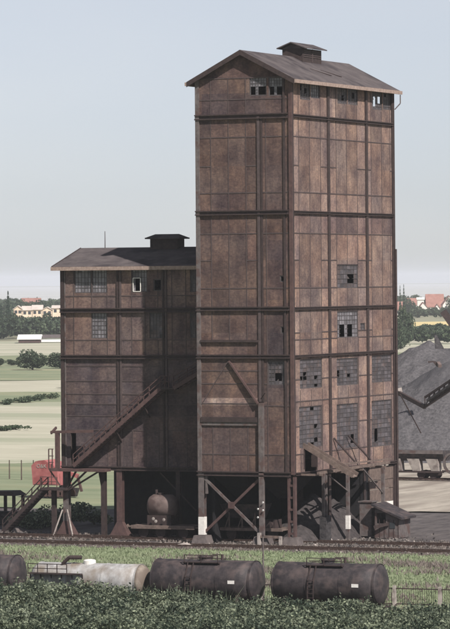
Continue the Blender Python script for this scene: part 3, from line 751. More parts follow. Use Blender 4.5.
b = MB().box(qx(104.5, 500), LXR - .6, LY + 3.6, LY + 3.8, 0, Z_BOT).box(qx(104.5, 500), qx(104.5, 500) + .2, LY + 3.8, LY + LD, 0, Z_BOT)
b.build('inner_wall', M['reveal'], low)
MB().bar((qx(160, 482), LY + .1, Z_BOT - .3), (qx(196, 520), LY + .1, 2.4), .12, .12).build('cross_brace', M['steel'], low)

# external staircase -------------------------------------------------------------------
def flight(parent, A, B, width, name='staircase', rail=1.0, mt='steel_red', n=None):
    """flight from A (foot) to B (head), running parallel to the X axis"""
    A, B = Vector(A), Vector(B); L = (B - A).length; w_ = Vector((0, 1, 0)) * width / 2
    b = MB()
    for s in (-1, 1): b.bar(A + w_ * s, B + w_ * s, .09, .34, side=(0, 1, 0))
    o = b.build(name, M[mt], parent)
    n = n or max(4, int(abs(B.z - A.z) / .22)); t = MB()
    for i in range(n):
        p = A.lerp(B, (i + .5) / n); t.box(p.x - .15, p.x + .15, p.y - width / 2 + .05, p.y + width / 2 - .05, p.z - .02, p.z + .03)
    t.build('tread', M['board'], o)
    r = MB()
    for s in (-1, 1):
        for h in (rail, rail * .55): r.bar(A + w_ * s + UP * h, B + w_ * s + UP * h, .07, .07, side=(0, 1, 0))
        k = max(3, int(L / 1.3))
        for i in range(k + 1):
            p = A.lerp(B, i / k) + w_ * s; r.bar(p, p + UP * rail, .07, .07)
    r.build('handrail', M[mt], o)
    return o
YS = LY - .85
sA = on_y(76, 468, YS); sB = on_y(163, 388, YS)
flight(low, (sA.x, YS, Z_BOT + .25), (sB.x, YS, sB.z), 1.1)
sC = on_y(176, 386, YS); sD = on_y(199, 363, YS)
b = MB().box(sB.x, sC.x, YS - .6, YS + .6, sB.z - .1, sB.z + .05); ld = b.build('landing', M['steel'], low)
b = MB()
for h in (.55, 1.05): b.bar((sB.x, YS - .58, sB.z + h), (sC.x, YS - .58, sB.z + h), .06, .06)
for i in range(4):
    x = sB.x + (sC.x - sB.x) * i / 3; b.bar((x, YS - .58, sB.z), (x, YS - .58, sB.z + 1.05), .06, .06)
b.build('handrail', M['steel_red'], ld)
flight(low, (sC.x, YS, sB.z), (LXR - .15, YS, sD.z), 1.1)
for px in (118, 146):
    p = on_y(px, 440, YS); zz = Z_BOT + .25 + (sB.z - Z_BOT - .25) * (p.x - sA.x) / (sB.x - sA.x)
    MB().bar((p.x, LY - .1, zz - 1.2), (p.x, YS - .5, zz - .1), .1, .12).build('stair_bracket', M['steel'], low)
# porch at the foot of the stair, with platform
pL, pR = qx(60, 450), qx(112, 450)
b = MB().box(pL - .2, pR, LY - 1.5, LY - .26, Z_BOT - .22, Z_BOT + .02); plat = b.build('platform', M['steel_red'], low)
b = MB()
b.bar((pL - .25, LY - 1.1, qz(432)), (qx(97), LY - 1.1, qz(432) + .1), .5, .22).bar((pL - .25, LY - 1.2, qz(432) - .1), (pL - .25, LY - .2, qz(432) + .35), .14, .2)
b.build('porch_beam', M['steel_red'], low)
for x in (pL + .35, ): MB().box(x - .16, x + .22, LY - 1.35, LY - 1.1, Z_BOT, qz(433)).build('porch_post', M['steel_red'], low)
cg = MB(); x0 = qx(55.5, 460); 
for x in (x0, pL - .1):
    cg.bar((x, LY - 1.3, Z_BOT), (x, LY - 1.3, Z_BOT + 1.7), .08, .08)
for z in (.55, 1.1, 1.7): cg.bar((x0, LY - 1.3, Z_BOT + z), (pL, LY - 1.3, Z_BOT + z), .07, .07)
cg.bar((x0, LY - 1.3, Z_BOT), (pL, LY - 1.3, Z_BOT), .1, .1)
cg.bar((x0, LY - 1.3, Z_BOT), (pL + .5, LY - 1.0, Z_BOT - 1.5), .1, .12)
cg.build('platform_railing', M['steel_red'], low)
for dx in (1.2, 2.2, 3.4):
    MB().bar((pL + dx + .8, LY - .9, Z_BOT - .2), (pL + .7, LY - .6, Z_BOT - 2.1), .12, .14).build('platform_brace', M['steel'], low)
# lower flight, from the mid landing down to the ground at the left
YF = LY - .7
g0 = on_y(52, 488, YF); gA = on_y(16, 522, YF)
b = MB().box(g0.x - .8, qx(72, 488), YF - .7, YF + .7, g0.z - .15, g0.z + .05); ld2 = b.build('landing', M['steel'], low)
b = MB()
for h in (.6, 1.0): b.bar((g0.x - .8, YF - .65, g0.z + h), (qx(63, 488), YF - .65, g0.z + h), .06, .06)
for i in range(3): b.bar((g0.x - .8 + i * .8, YF - .65, g0.z), (g0.x - .8 + i * .8, YF - .65, g0.z + 1.0), .06, .06)
b.build('handrail', M['steel_red'], ld2)
flight(low, (gA.x - 1.0, YF, 0.35), (g0.x - .7, YF, g0.z - .1), 1.2, mt='steel')
MB().box(qx(54.5, 500), qx(58.5, 500), YF + .1, YF + .4, 0, g0.z - .1).build('landing_leg', M['steel'], low)

# ================================================================== GROUND
def gpoly(name, pts, z, material):
    return struct(name, MB().poly([(p[0], p[1], z) for p in pts]), material)
def band(name, D0, D1, L0, L1, z, material, skew=0.0):
    pts = []
    N = 60
    for i in range(2 * N + 2):      # an uneven field margin
        f, D = (i / N, D0) if i <= N else (1 - (i - N - 1) / N, D1)
        L = L0 + (L1 - L0) * f
        dd = D + (L * skew) + D * .012 * noise.noise(Vector((L * .05, D * .01, z * 50))) + D * .004 * noise.noise(Vector((L * .3, D * .01, 3)))
        p = CAM + FW * dd + RT * L; pts.append((p.x, p.y))
    return gpoly(name, pts, z, material)
gm = MB(); S = 14000
gm.quad((-S, -2000, -.3), (S, -2000, -.3), (S, 16000, -.3), (-S, 16000, -.3)); struct('ground', gm, M['earth'])
gpoly('grass_verge', [(-90, -170), (120, -170), (120, -5.7), (-90, -5.7)], -.06, M['verge'])
gpoly('yard_ground', [(-140, -5.7), (120, -5.7), (120, 60), (-140, 30)], -.06, M['yard'])
# behind the yard
band('dry_ground', 362, 470, 9, 90, -.05, M['pale_yard'], 0.0)
band('pasture_strip', 352, 470, -90, 6, -.10, M['pasture'], 0.03)
band('stubble_field', 452, 700, -130, 20, -.12, M['stubble'], 0.02)
band('pasture_field', 705, 770, -160, 200, -.14, M['pasture'], 0.02)
band('stubble_field', 772, 860, -160, 200, -.16, M['stubble'], 0.02)
band('pasture_field', 862, 1150, -220, 300, -.18, M['pasture'], 0.02)
band('stubble_field', 1152, 1420, -300, 300, -.20, M['stubble'], 0.02)
M['far'] = mat('far_ground_haze_tone', (0.38, 0.40, 0.40), (0.46, 0.47, 0.46), 0.004, 0.95, spec=0)  # far ground with distance haze painted into its colour, to blend with the sky
band('far_ground_hazed', 3050, 15000, -1600, 1600, -.15, M['far'], 0.0)
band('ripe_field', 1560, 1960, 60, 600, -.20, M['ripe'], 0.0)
# ballast beds and tracks
bed = MB()
bed.quad((-120, -5.9, .0), (100, -5.9, .0), (100, -1.1, .0), (-120, -1.1, .0)); bed.quad((-120, -6.8, -.07), (100, -6.8, -.07), (100, -5.9, .0), (-120, -5.9, .0))
struct('track_bed', bed, M['ballast'])
gpoly('track_bed', [(-110, 2.1), (100, 2.1), (100, 5.4), (-110, 5.4)], -.01, M['ballast'])
YT = -0; 
pT = on_ground(300, 621); Y_TANK = pT.y
gpoly('track_bed', [(-60, Y_TANK - 2.2), (90, Y_TANK - 2.2), (90, Y_TANK + 2.2), (-60, Y_TANK + 2.2)], -.01, M['ballast'])
def track(yc_, x0, x1, label, zb=0.0, rot=0.0):
    t = thing('railway_track', label, 'track', ((x0 + x1) / 2, yc_, 0), 'railway tracks through the yard')
    s = MB(); x = x0
    r = random.Random(int(yc_ * 10) + 5)
    while x < x1:
        s.box(x - .13, x + .13, yc_ - 1.25 + r.uniform(-.05, .05), yc_ + 1.25 + r.uniform(-.05, .05), zb - .05, zb + .045); x += .65
    s.build('sleepers', M['sleeper'], t)
    for s_ in (-1, 1):
        y = yc_ + s_ * .7525; b = MB()
        b.box(x0, x1, y - .035, y + .035, zb + .14, zb + .19).box(x0, x1, y - .01, y + .01, zb + .05, zb + .14).box(x0, x1, y - .065, y + .065, zb + .03, zb + .05)
        b.build('rail', M['rail'], t)
track(-3.5, -100, 90, 'nearest pair of rusty rails along the foot of the tower, beside the grass')
track(3.7, -60, 90, 'rusty rails running beneath the tower, under the small tank wagon')
track(Y_TANK, -40, 70, 'rails under the row of tank wagons behind the hedge')

# ================================================================== TANK WAGONS in front
def wheel(x, y, z, r, parent):
    b = MB(); b.lathe((x, y - .06, z), (0, 1, 0), [(0, r * .35), (.0, r), (.12, r), (.12, r * .35)], 24); b.build('wheel', M['steel'], parent)
def tank_wagon(xc, yc_, L, r, label, body='tank', end='tank', cz=2.5, dome=True, walkway=True, plate=True, endr=.35, ladder=True):
    cz = cz or (1.25 + r)
    t = thing('tank_wagon', label, 'tank wagon', (xc, yc_, 0), 'tank wagons in a row behind the hedge')
    x0, x1 = xc - L / 2, xc + L / 2
    prof = [(-endr, .02), (-endr * .93, r * .45), (-endr * .72, r * .75), (-endr * .35, r * .93), (0, r)]
    b = MB(); b.lathe((x0, yc_, cz), (1, 0, 0), prof + [(L * k / 6, r) for k in range(1, 7)], 48)
    tk = b.build('tank', M[body], t, smooth=True)
    b = MB(); b.lathe((x1, yc_, cz), (1, 0, 0), [(0, r)] + [(-p[0], p[1]) for p in prof[::-1][1:]], 48)
    b.build('tank_end', M[end], tk, smooth=True)
    for k in (0.0, .33, .67, 1.0):
        MB().lathe((x0 + L * k - .04, yc_, cz), (1, 0, 0), [(0, r + .005), (0, r + .03), (.08, r + .03), (.08, r + .005)], 48, False).build('band', M[body], tk, smooth=False)
    fr = MB().box(x0 - .3, x1 + .3, yc_ - 1.2, yc_ - 1.05, .85, 1.15).box(x0 - .3, x1 + .3, yc_ + 1.05, yc_ + 1.2, .85, 1.15)
    for k in range(5): fr.box(x0 - .3 + (L + .6) * k / 4 - .06, x0 - .3 + (L + .6) * k / 4 + .06, yc_ - 1.05, yc_ + 1.05, .87, 1.13)
    for k in (.12, .88): fr.hexa([(x0 + L * k - .15, yc_ - 1.1, 1.15), (x0 + L * k + .15, yc_ - 1.1, 1.15), (x0 + L * k + .15, yc_ + 1.1, 1.15), (x0 + L * k - .15, yc_ + 1.1, 1.15),
                                 (x0 + L * k - .15, yc_ - r * .8, cz - r * .55), (x0 + L * k + .15, yc_ - r * .8, cz - r * .55), (x0 + L * k + .15, yc_ + r * .8, cz - r * .55), (x0 + L * k - .15, yc_ + r * .8, cz - r * .55)])
    fr.build('underframe', M['steel'], t)
    for k in (.22, .78):
        for s in (-1, 1): wheel(x0 + L * k, yc_ + s * .75, .65, .47, t)
    for xx, s in ((x0 - .3, -1), (x1 + .3, 1)):
        for yy in (-.88, .88): MB().tube((xx, yc_ + yy, 1.0), (xx + s * .42, yc_ + yy, 1.0), .08).tube((xx + s * .42, yc_ + yy, 1.0), (xx + s * .48, yc_ + yy, 1.0), .22).build('buffer', M['steel'], t)
    if dome:
        b = MB(); b.lathe((xc - .1, yc_, cz + r - .12), (0, 0, 1), [(0, .42), (.28, .42), (.34, .36), (.38, .12)], 20); b.build('dome', M['white'] if body == 'cream' else M[body], tk, smooth=False)
    if walkway:
        b = MB(); z = cz + r + .10
        b.box(xc - 1.25, xc + 1.25, yc_ - .95, yc_ - .5, z - .25, z - .2)
        for xx in (xc - 1.25, xc + 1.25):
            b.bar((xx, yc_ - .92, z - .25), (xx, yc_ - .5, z - .55), .05, .05)
        wk = b.build('catwalk', M['steel'], t)
        h = MB()
        for xx in (xc - 1.2, xc, xc + 1.2): h.bar((xx, yc_ - .95, z - .2), (xx, yc_ - .95, z + .25), .05, .05)
        h.bar((xc - 1.2, yc_ - .95, z + .25), (xc + 1.2, yc_ - .95, z + .25), .05, .05)
        h.build('handrail', M['steel'], wk)
    if ladder:
        b = MB()
        for xx in (xc - .95, xc - .55): b.bar((xx, yc_ - r - .14, .9), (xx, yc_ - r - .10, cz + .2), .06, .06).bar((xx, yc_ - r - .10, cz + .2), (xx, yc_ - .9, cz + r - .1), .06, .06)
        for k in range(7): b.bar((xc - .95, yc_ - r - .13, 1.1 + k * .28), (xc - .55, yc_ - r - .13, 1.1 + k * .28), .04, .04)
        b.build('ladder', M['steel'], t)
    if body == 'tank':
        b = MB(); b.lathe((xc - .1, yc_, cz + r + .16), (0, 0, 1), [(0, .5), (.05, .5)], 20)
        for k in range(6): a_ = k * 1.047; b.tube((xc - .1 + .44 * math.cos(a_), yc_ + .44 * math.sin(a_), cz + r + .1), (xc - .1 + .44 * math.cos(a_), yc_ + .44 * math.sin(a_), cz + r + .28), .035, n=6)
        b.tube((xc + 1.1, yc_, cz + r - .05), (xc + 1.1, yc_, cz + r + .35), .09).bar((xc + .4, yc_, cz + r + .34), (xc + 1.2, yc_, cz + r + .34), .06, .06); b.build('valve_gear', M['steel'], tk)
        b = MB(); b.tube((xc - 1.6, yc_ + .35, cz + r + .05), (xc + 1.6, yc_ + .35, cz + r + .05), .035, n=6); b.build('grab_rail', M['steel'], tk)
    if plate:
        b = MB(); xx = x1 - 1.0; yy = yc_ - math.sqrt(r * r - (.45 * r) ** 2)
        b.box(xx - .42, xx + .05, yc_ - r - .02, yc_ - r + .02, cz - .10, cz + .12); b.build('number_plate', M['white'], tk)
    return t
def tx(px, py, z=2.4): return on_ground(px, py, z).x
YW = Y_TANK
def xat(px): return on_y(px, 583, YW).x
xa, xb = xat(156), xat(259); tank_wagon((xa + xb) / 2, YW, xb - xa - .45, 1.34, 'dark tarry tank wagon between the cream one and the thin pole')
xa, xb = xat(277), xat(383); tank_wagon((xa + xb) / 2, YW, xb - xa - .45, 1.34, 'dark tarry tank wagon at the right end of the row, next to the wire fence')
xa, xb = xat(40), xat(143); tank_wagon((xa + xb) / 2, YW, xb - xa - .3, 1.12, 'dirty cream tank wagon with a white dome and a rust stained end', 'cream', 'buff', cz=2.3, plate=False, endr=.6, ladder=False, walkway=False)
xb = xat(19); xa = xb - 7.2; tank_wagon((xa + xb) / 2, YW, xb - xa - .3, 1.34, 'dark tank wagon cut off by the left edge of the picture')

cw = [o for o in col.objects if o.get('label', '').startswith('dirty cream tank wagon')][0]
b = MB(); ca_, cb_ = xat(38), xat(90); yy = YW - 1.25
b.box(ca_, cb_, yy - .25, yy + .15, 2.72, 2.80)
for k in range(6): b.bar((ca_ + (cb_ - ca_) * k / 5, yy + .1, 2.72), (ca_ + (cb_ - ca_) * k / 5, yy + .45, 1.2), .06, .06)
wk = b.build('catwalk', M['steel'], cw); b = MB()
for h in (.3, .6): b.bar((ca_, yy - .2, 2.8 + h), (cb_ - 1.0, yy - .2, 2.8 + h), .05, .05)
for k in range(5): b.bar((ca_ + (cb_ - ca_ - 1) * k / 4, yy - .2, 2.8), (ca_ + (cb_ - ca_ - 1) * k / 4, yy - .2, 3.4), .05, .05)
b.build('handrail', M['steel'], wk)
dx_ = xat(88) ; b = MB(); b.tube((xat(66), YW - .5, 3.35), (xat(73), YW - .5, 3.8), .12).tube((xat(73), YW - .5, 3.8), (xat(84), YW - .3, 3.8), .14); b.build('filling_pipe', M['steel'], cw)
# ================================================================== small tank wagon under the building
tw = thing('works_wagon', 'flat works wagon with a short rusty round tank under the lower building', 'wagon', (0, 3.7, 0))
c0, c1 = on_y(137, 530, 3.7).x, on_y(200, 530, 3.7).x
BASE[tw.name] = Vector(((c0 + c1) / 2, 3.7, 0)); tw.location = BASE[tw.name]
b = MB().box(c0, c1, 2.5, 2.7, .95, 1.25).box(c0, c1, 4.7, 4.9, .95, 1.25).box(c0, c1, 2.7, 4.7, 1.1, 1.24); b.build('underframe', M['board'], tw)
for x in (c0 + 1.0, c0 + 2.6, c1 - 1.2):
    for s in (-1, 1): wheel(x, 3.7 + s * .75, .66, .47, tw)
for x, s in ((c0, -1), (c1, 1)):
    for yy in (2.8, 4.6): MB().tube((x, yy, 1.1), (x + s * .4, yy, 1.1), .08).tube((x + s * .4, yy, 1.1), (x + s * .46, yy, 1.1), .22).build('buffer', M['board'], tw)
t0, t1 = on_y(149, 510, 3.7).x, on_y(177, 510, 3.7).x; rr = 1.0
b = MB(); b.lathe((t0, 3.7, 2.85), (1, 0, 0), [(0, .05), (.04, rr * .5), (.2, rr * .82), (.5, rr), (t1 - t0 - .5, rr), (t1 - t0 - .2, rr * .82), (t1 - t0 - .04, rr * .5), (t1 - t0, .05)], 36)
tk = b.build('tank', M['tank_rust'], tw, smooth=True)
MB().box(t0 + .2, t1 - .2, 2.9, 4.5, 1.24, 2.1).build('tank_cradle', M['steel'], tw)
MB().tube(((t0 + t1) / 2 - .6, 3.7, 3.8), ((t0 + t1) / 2 - .6, 3.7, 4.25), .12).tube(((t0 + t1) / 2 - .2, 3.7, 3.8), ((t0 + t1) / 2 - .2, 3.7, 4.0), .3).build('filler', M['steel'], tk)
for px, py in ((154, 518.5), (156.5, 521), (164.5, 519.5)):
    p = on_y(px, py, 2.7); MB().lathe((p.x, 2.62, p.z), (0, -1, 0), [(0, .12), (.06, .14), (.08, .03)], 12).build('gauge', M['plaster'], tw)
# machinery standing between the front legs, second wagon
mw = thing('side_tip_wagon', 'dim tipping wagon with upright frames behind the cross braced front legs', 'wagon', (-5.2, 3.7, 0))
b = MB().box(-8.0, -2.2, 2.6, 2.8, .95, 1.2).box(-8.0, -2.2, 4.6, 4.8, .95, 1.2).box(-8, -2.2, 2.8, 4.6, 1.0, 1.15); b.build('underframe', M['board'], mw)
for x in (-7, -3.2):
    for s in (-1, 1): wheel(x, 3.7 + s * .75, .66, .47, mw)
b = MB().hexa([(-7.6, 3.1, 2.0), (-4.4, 3.1, 2.0), (-4.4, 4.3, 2.0), (-7.6, 4.3, 2.0), (-7.9, 2.5, 3.2), (-4.1, 2.5, 3.2), (-4.1, 4.9, 3.2), (-7.9, 4.9, 3.2)]); b.build('skip', M['tank'], mw)
b = MB()
for x in (-7.2, -6, -4.8): b.bar((x, 2.9, 1.15), (x, 2.9, 3.2), .1, .1).bar((x - .4, 2.9, 1.15), (x, 2.9, 2.2), .08, .08)
b.build('frame', M['board'], mw)
b = MB().box(-4.0, -3.0, 3.0, 4.4, 1.15, 1.9).tube((-3.5, 2.95, 1.5), (-3.5, 2.7, 1.5), .35, n=16); b.build('winch', M['steel'], mw)

# ================================================================== coal heap at the foot of the tower
def heap(name, label, cat, cx, cy, rx, ry_, h, material, seed, n=90, rough=.35, peaks=None, z0=-.1, toplevel=True):
    peaks = peaks or [(cx, cy, rx, ry_, h)]
    X0 = min(p[0] - p[2] for p in peaks) - 1; X1 = max(p[0] + p[2] for p in peaks) + 1
    Y0 = min(p[1] - p[3] for p in peaks) - 1; Y1 = max(p[1] + p[3] for p in peaks) + 1
    V = []; Fc = []
    for j in range(n + 1):
        for i in range(n + 1):
            x, y = X0 + (X1 - X0) * i / n, Y0 + (Y1 - Y0) * j / n
            z = 0
            for (a, b_, c, d, hh) in peaks:
                q = math.hypot((x - a) / c, (y - b_) / d); zz = hh * max(0, 1 - q) ; zz -= .06 * hh * math.exp(-q * q * 30)
                z = max(z, zz)
            sc = (X1 - X0) / 12
            if z > 0: z += rough * (noise.noise(Vector((x / sc + seed, y / sc, 0))) * .8 + .5 * noise.noise(Vector((x / sc * 3, y / sc * 3, seed))) + .25 * noise.noise(Vector((x / sc * 9, y / sc * 9, seed)))) * min(1, z)
            V.append((x, y, max(z0, z + z0))); 
    for j in range(n):
        for i in range(n):
            k = j * (n + 1) + i
            if max(V[k][2], V[k + 1][2], V[k + n + 1][2], V[k + n + 2][2]) > z0: Fc.append((k, k + 1, k + n + 2, k + n + 1))
    me = bpy.data.meshes.new(name); me.from_pydata(V, [], Fc); me.materials.append(material); me.shade_smooth()
    o = bpy.data.objects.new(name, me); col.objects.link(o); tag(o, label, cat); return o
heap('coal_heap', 'small heap of coal under the right side of the tall tower, beside the shed', 'coal heap', 0, 0, 0, 0, 0, M['coal_heap'], 3, 90, .14, peaks=[(-2.4, 9.5, 4.2, 6.2, 4.3), (-2.2, 13.5, 3.6, 4.0, 3.6), (-1.6, 5.2, 2.2, 3.0, 1.6)])

# ================================================================== shed
sh = thing('shed', 'small plank shed with a sloping roof leaning at the foot of the tall tower', 'shed', (5, 11.5, 0))
sx0, sx1, sy0, sy1 = 3.0, 5.15, 10.6, 13.4
b = MB()
zl, zr = 2.75, 1.75
op = (sx0 + .15, sx0 + 1.0, 1.25, 2.15)
for (x0, x1, z0_, z1_) in ((sx0, op[0], 0, None), (op[1], sx1, 0, None), (op[0], op[1], 0, op[2]), (op[0], op[1], op[3], None)):
    zt0 = z1_ if z1_ else zl + (zr - zl) * (x0 - sx0) / (sx1 - sx0); zt1 = z1_ if z1_ else zl + (zr - zl) * (x1 - sx0) / (sx1 - sx0)
    b.hexa([(x0, sy0, z0_), (x1, sy0, z0_), (x1, sy0 + .1, z0_), (x0, sy0 + .1, z0_), (x0, sy0, zt0), (x1, sy0, zt1), (x1, sy0 + .1, zt1), (x0, sy0 + .1, zt0)])
b.box(sx1 - .1, sx1, sy0 + .1, sy1, 0, zr).box(sx0, sx0 + .1, sy0 + .1, sy1, 0, zl).box(sx0 + .1, sx1 - .1, sy1 - .1, sy1, 0, zr)
b.build('wall', M['steel_grey'], sh)
b = MB(); b.hexa([(sx0 - .2, sy0 - .35, zl + .02), (sx1 + .42, sy0 - .35, zr - .12), (sx1 + .42, sy1 + .3, zr - .12), (sx0 - .2, sy1 + .3, zl + .02),
                  (sx0 - .2, sy0 - .35, zl + .2), (sx1 + .42, sy0 - .35, zr + .06), (sx1 + .42, sy1 + .3, zr + .06), (sx0 - .2, sy1 + .3, zl + .2)]); b.build('roof', M['tank'], sh)
b = MB(); b.bar((sx0 + .1, sy0 - .5, .95), (sx0 + 1.3, sy0 - .12, 1.25), .1, .28); b.build('loose_board', M['steel'], sh)
b = MB(); b.box(sx0 + 1.35, sx0 + 1.85, sy0 - .04, sy0, .85, 1.35); wi = b.build('window', M['dark_glass'], sh)
b = MB()
for k in range(6): 
    x = sx0 + k * (sx1 - sx0) / 5; b.box(x - .03, x + .03, sy0 - .02, sy0, 0, zr - .15)
b.build('wall_batten', M['steel'], sh)
cb = thing('steel_bin', 'upright riveted steel bin between the tower leg and the small shed', 'bin', (1.9, 12.0, 0))
b = MB().box(1.35, 2.45, 11.2, 12.4, 0.1, 3.0); b.build('shell', M['steel_grey'], cb)
b = MB().box(1.25, 2.55, 11.1, 12.5, 3.0, 3.1); b.build('lid', M['steel_grey'], cb)

# buffer stop near the corner
bs = thing('buffer_stop', 'low timber buffer stop lying by the front corner leg of the tall tower', 'buffer stop', (-1.6, -.6, 0))
MB().bar((-2.9, -.75, .75), (-.9, -.75, .72), .22, .2).build('cross_timber', M['board'], bs)
MB().box(-2.95, -2.7, -.9, -.6, -.05, 1.05).build('post', M['plaster'], bs)
MB().box(-1.0, -.8, -.9, -.6, -.05, .8).build('post', M['plaster'], bs)
# rubble by the feet
def rock(name, p, s, seed, material, label, group=None):
    r = random.Random(seed); me = bpy.data.meshes.new(name); import bmesh
    bm = bmesh.new(); bmesh.ops.create_icosphere(bm, subdivisions=2, radius=1)
    for v in bm.verts:
        k = 1 + .35 * noise.noise(v.co * 1.3 + Vector((seed, 0, 0))); v.co = Vector((v.co.x * s[0] * k, v.co.y * s[1] * k, max(-.1, v.co.z * s[2] * k)))
    bm.to_mesh(me); bm.free(); me.materials.append(material)
    o = bpy.data.objects.new(name, me); o.location = p; col.objects.link(o); return tag(o, label, 'rubble', group)
p = on_ground(185, 546.5); rock('rubble_pile', (p.x, p.y, 0), (.75, .4, .32), 3, M['plaster'], 'pale heap of rubble between the rails left of the white banded leg')
p = on_ground(12, 531); rock('rubble_pile', (p.x, p.y, 0), (1.1, .5, .4), 5, M['concrete'], 'low grey rubble pile at the far left below the little shelter')
for k, (px, py, s) in enumerate(((307, 541, .22), (313, 540, .16), (315, 546, .14), (329, 541, .3))):
    p = on_ground(px, py); rock('stone_block', (p.x, p.y, .05), (s, s * .8, s), 9 + k, M['plaster'], ['pale broken block beside the plinth of the corner leg', 'small pale broken block at the left foot of the coal heap', 'smallest pale block, lying out by the nearest rails below the coal heap', 'largest pale broken block at the foot of the coal heap'][k], 'broken blocks by the coal heap')

# ================================================================== shelter, drum etc. at the far left
p = on_ground(10, 524); sx, sy = p.x, p.y
sl_ = thing('open_shelter', 'small dark open shelter on posts at the left edge of the picture', 'shelter', (sx, sy, 0))
x0, x1 = on_y(1, 515, sy).x, on_y(18.5, 515, sy).x; zt = on_y(10, 495, sy).z
MB().hexa([(x0 - 1.2, sy - 1.2, zt), (x1 + .3, sy - 1.2, zt), (x1 + .3, sy + 1.2, zt), (x0 - 1.2, sy + 1.2, zt), (x0 - 1.2, sy - 1, zt + .35), (x1 - .3, sy - 1, zt + .42), (x1 - .3, sy + 1, zt + .42), (x0 - 1.2, sy + 1, zt + .35)]).build('roof', M['steel'], sl_)
for x in (x0, x1):
    for s in (-1, 1): MB().box(x - .12, x + .12, sy + s * .9 - .12, sy + s * .9 + .12, 0, zt).build('post', M['steel'], sl_)
MB().bar((x0, sy - .95, zt - 1.1), (x1, sy - .95, zt - 1.1), .1, .1).build('rail', M['steel'], sl_)
MB().box(x0 - 1, x1 + 4, sy - .4, sy + .9, 0, 1.15).build('low_wall', M['coal'], sl_)

# bushes in the shade under the lower building
def bush(name, P, rx, ry_, h, n, size, material, label, cat='bush', group=None, seed=1, trunk=False):
    rs = np.random.RandomState(seed)
    lob = rs.normal(size=(9, 3)) * np.array([rx * .42, ry_ * .42, h * .18]) + np.array([0, 0, h * .5])
    pts = []
    for k in range(n):
        c = lob[rs.randint(9)]; v = rs.normal(size=3); v /= np.linalg.norm(v); q = v * np.array([rx * .5, ry_ * .5, h * .42]) * rs.uniform(.55, 1.0)
        z = c + q
        if z[2] > 0: pts.append(z)
    Pn = np.array(pts); ton = rs.uniform(0, 1, len(Pn)) ** 1.5
    t = thing(name, label, cat, P, group)
    quick_mesh('crown', leaves(Pn, size, rs), len(Pn), ton, material, t)
    tr = MB()
    for k in range(5):
        a = rs.uniform(0, 6.28); tr.tube(Vector(P) + Vector((0, 0, -.1)), Vector(P) + Vector((math.cos(a) * rx * .4, math.sin(a) * ry_ * .4, h * .6)), .05 * h ** .5, .02 * h ** .5, 6)
    tr.build('stem', M['bark'], t)
    return t
for k, (px, py, rx, h) in enumerate(((30, 528, 2.0, 1.4), (46, 526, 2.2, 1.7), (80, 520, 2.0, 1.3), (95, 524, 1.8, 1.1))):
    p = on_ground(px, py)
    lbl = ['low dark bush beside the foot of the lower stair', 'taller dark bush under the upper end of the lower stair', 'low shaded bush just right of the leftmost building leg', 'smallest shaded bush between the two left building legs'][k]
    bush('bush', (p.x, p.y, 0), rx, 1.3, h, 1300, .14, M['leaf'], lbl, seed=k + 3)

# ================================================================== red excavator
p = on_ground(66, 497); ex, ey = p.x, p.y
exc = thing('excavator', 'faded red excavator house on dark tracks in the field behind the lower building', 'excavator', (ex, ey, 0))
ex0, ex1 = on_y(38, 470, ey).x, on_y(65, 470, ey).x
zt, zb = on_y(60, 460, ey).z, on_y(60, 484.5, ey).z
b = MB(); W2 = 1.5
pf = [(ex0 + .15, zb), (ex0, zb + 2.0), (ex0 + .45, zt - .1), (ex0 + .9, zt), (ex1 - 1.6, zt + .05), (ex1 - .2, zt - .75), (ex1, zb)]
n = len(pf)
V = [(x, ey - W2, z) for x, z in pf] + [(x, ey + W2, z) for x, z in pf]
i0 = len(b.v); b.v += V
for k in range(n): b.f.append((k, (k + 1) % n, n + (k + 1) % n, n + k)); b.c.append((1, 1, 1)); b.uv.append([(0, 0)] * 4)
b.f.append(tuple(range(n))[::-1]); b.f.append(tuple(range(n, 2 * n))); b.c += [(1, 1, 1)] * 2; b.uv += [[(0, 0)] * n] * 2
house = b.build('house', M['red'], exc)
b = MB().box(ex0 + 2.3, ex0 + 2.36, ey - W2 - .03, ey - W2, zb + .1, zt - .3).box(ex0 + 3.7, ex0 + 3.76, ey - W2 - .03, ey - W2, zb + .1, zt - .5).box(ex0 + .3, ex1 - .3, ey - W2 - .03, ey - W2, zb + .02, zb + .1); b.build('door_seam', M['steel_red'], house)
tc = bpy.data.curves.new('lettering', 'FONT'); tc.body = 'O&K'; tc.size = .55; tc.extrude = .01; tc.align_x = 'LEFT'
to = bpy.data.objects.new('lettering', tc); col.objects.link(to)
bpy.context.view_layer.update()
me = bpy.data.meshes.new_from_object(to.evaluated_get(bpy.context.evaluated_depsgraph_get())); bpy.data.objects.remove(to)
me.materials.clear(); me.materials.append(M['plaster']); to = bpy.data.objects.new('lettering', me); col.objects.link(to)
to.location = (ex0 + .6, ey - W2 - .03, zt - .75); to.rotation_euler = (R(90), 0, 0); to.parent = house
for s in (-1, 1):
    b = MB(); y = ey + s * 1.15; x0_, x1_ = ex0 + 1.0, ex1 + 1.0
    b.hexa([(x0_ + .3, y - .25, 0), (x1_ - .3, y - .25, 0), (x1_ - .3, y + .25, 0), (x0_ + .3, y + .25, 0), (x0_, y - .25, .9), (x1_, y - .25, .9), (x1_, y + .25, .9), (x0_, y + .25, .9)])
    tr = b.build('track', M['tank'], exc)
    for k in range(5):
        MB().lathe((x0_ + .6 + k * (x1_ - x0_ - 1.2) / 4, y - .31, .42), (0, 1, 0), [(0, .1), (0, .33), (.06, .33), (.06, .1)], 14).build('roller', M['steel_red'], tr)
MB().tube((ex, ey, .9), (ex, ey, zb), .7, n=20).build('turntable', M['steel'], exc)
bm0 = (ex1 - .3, ey, zb + .6)
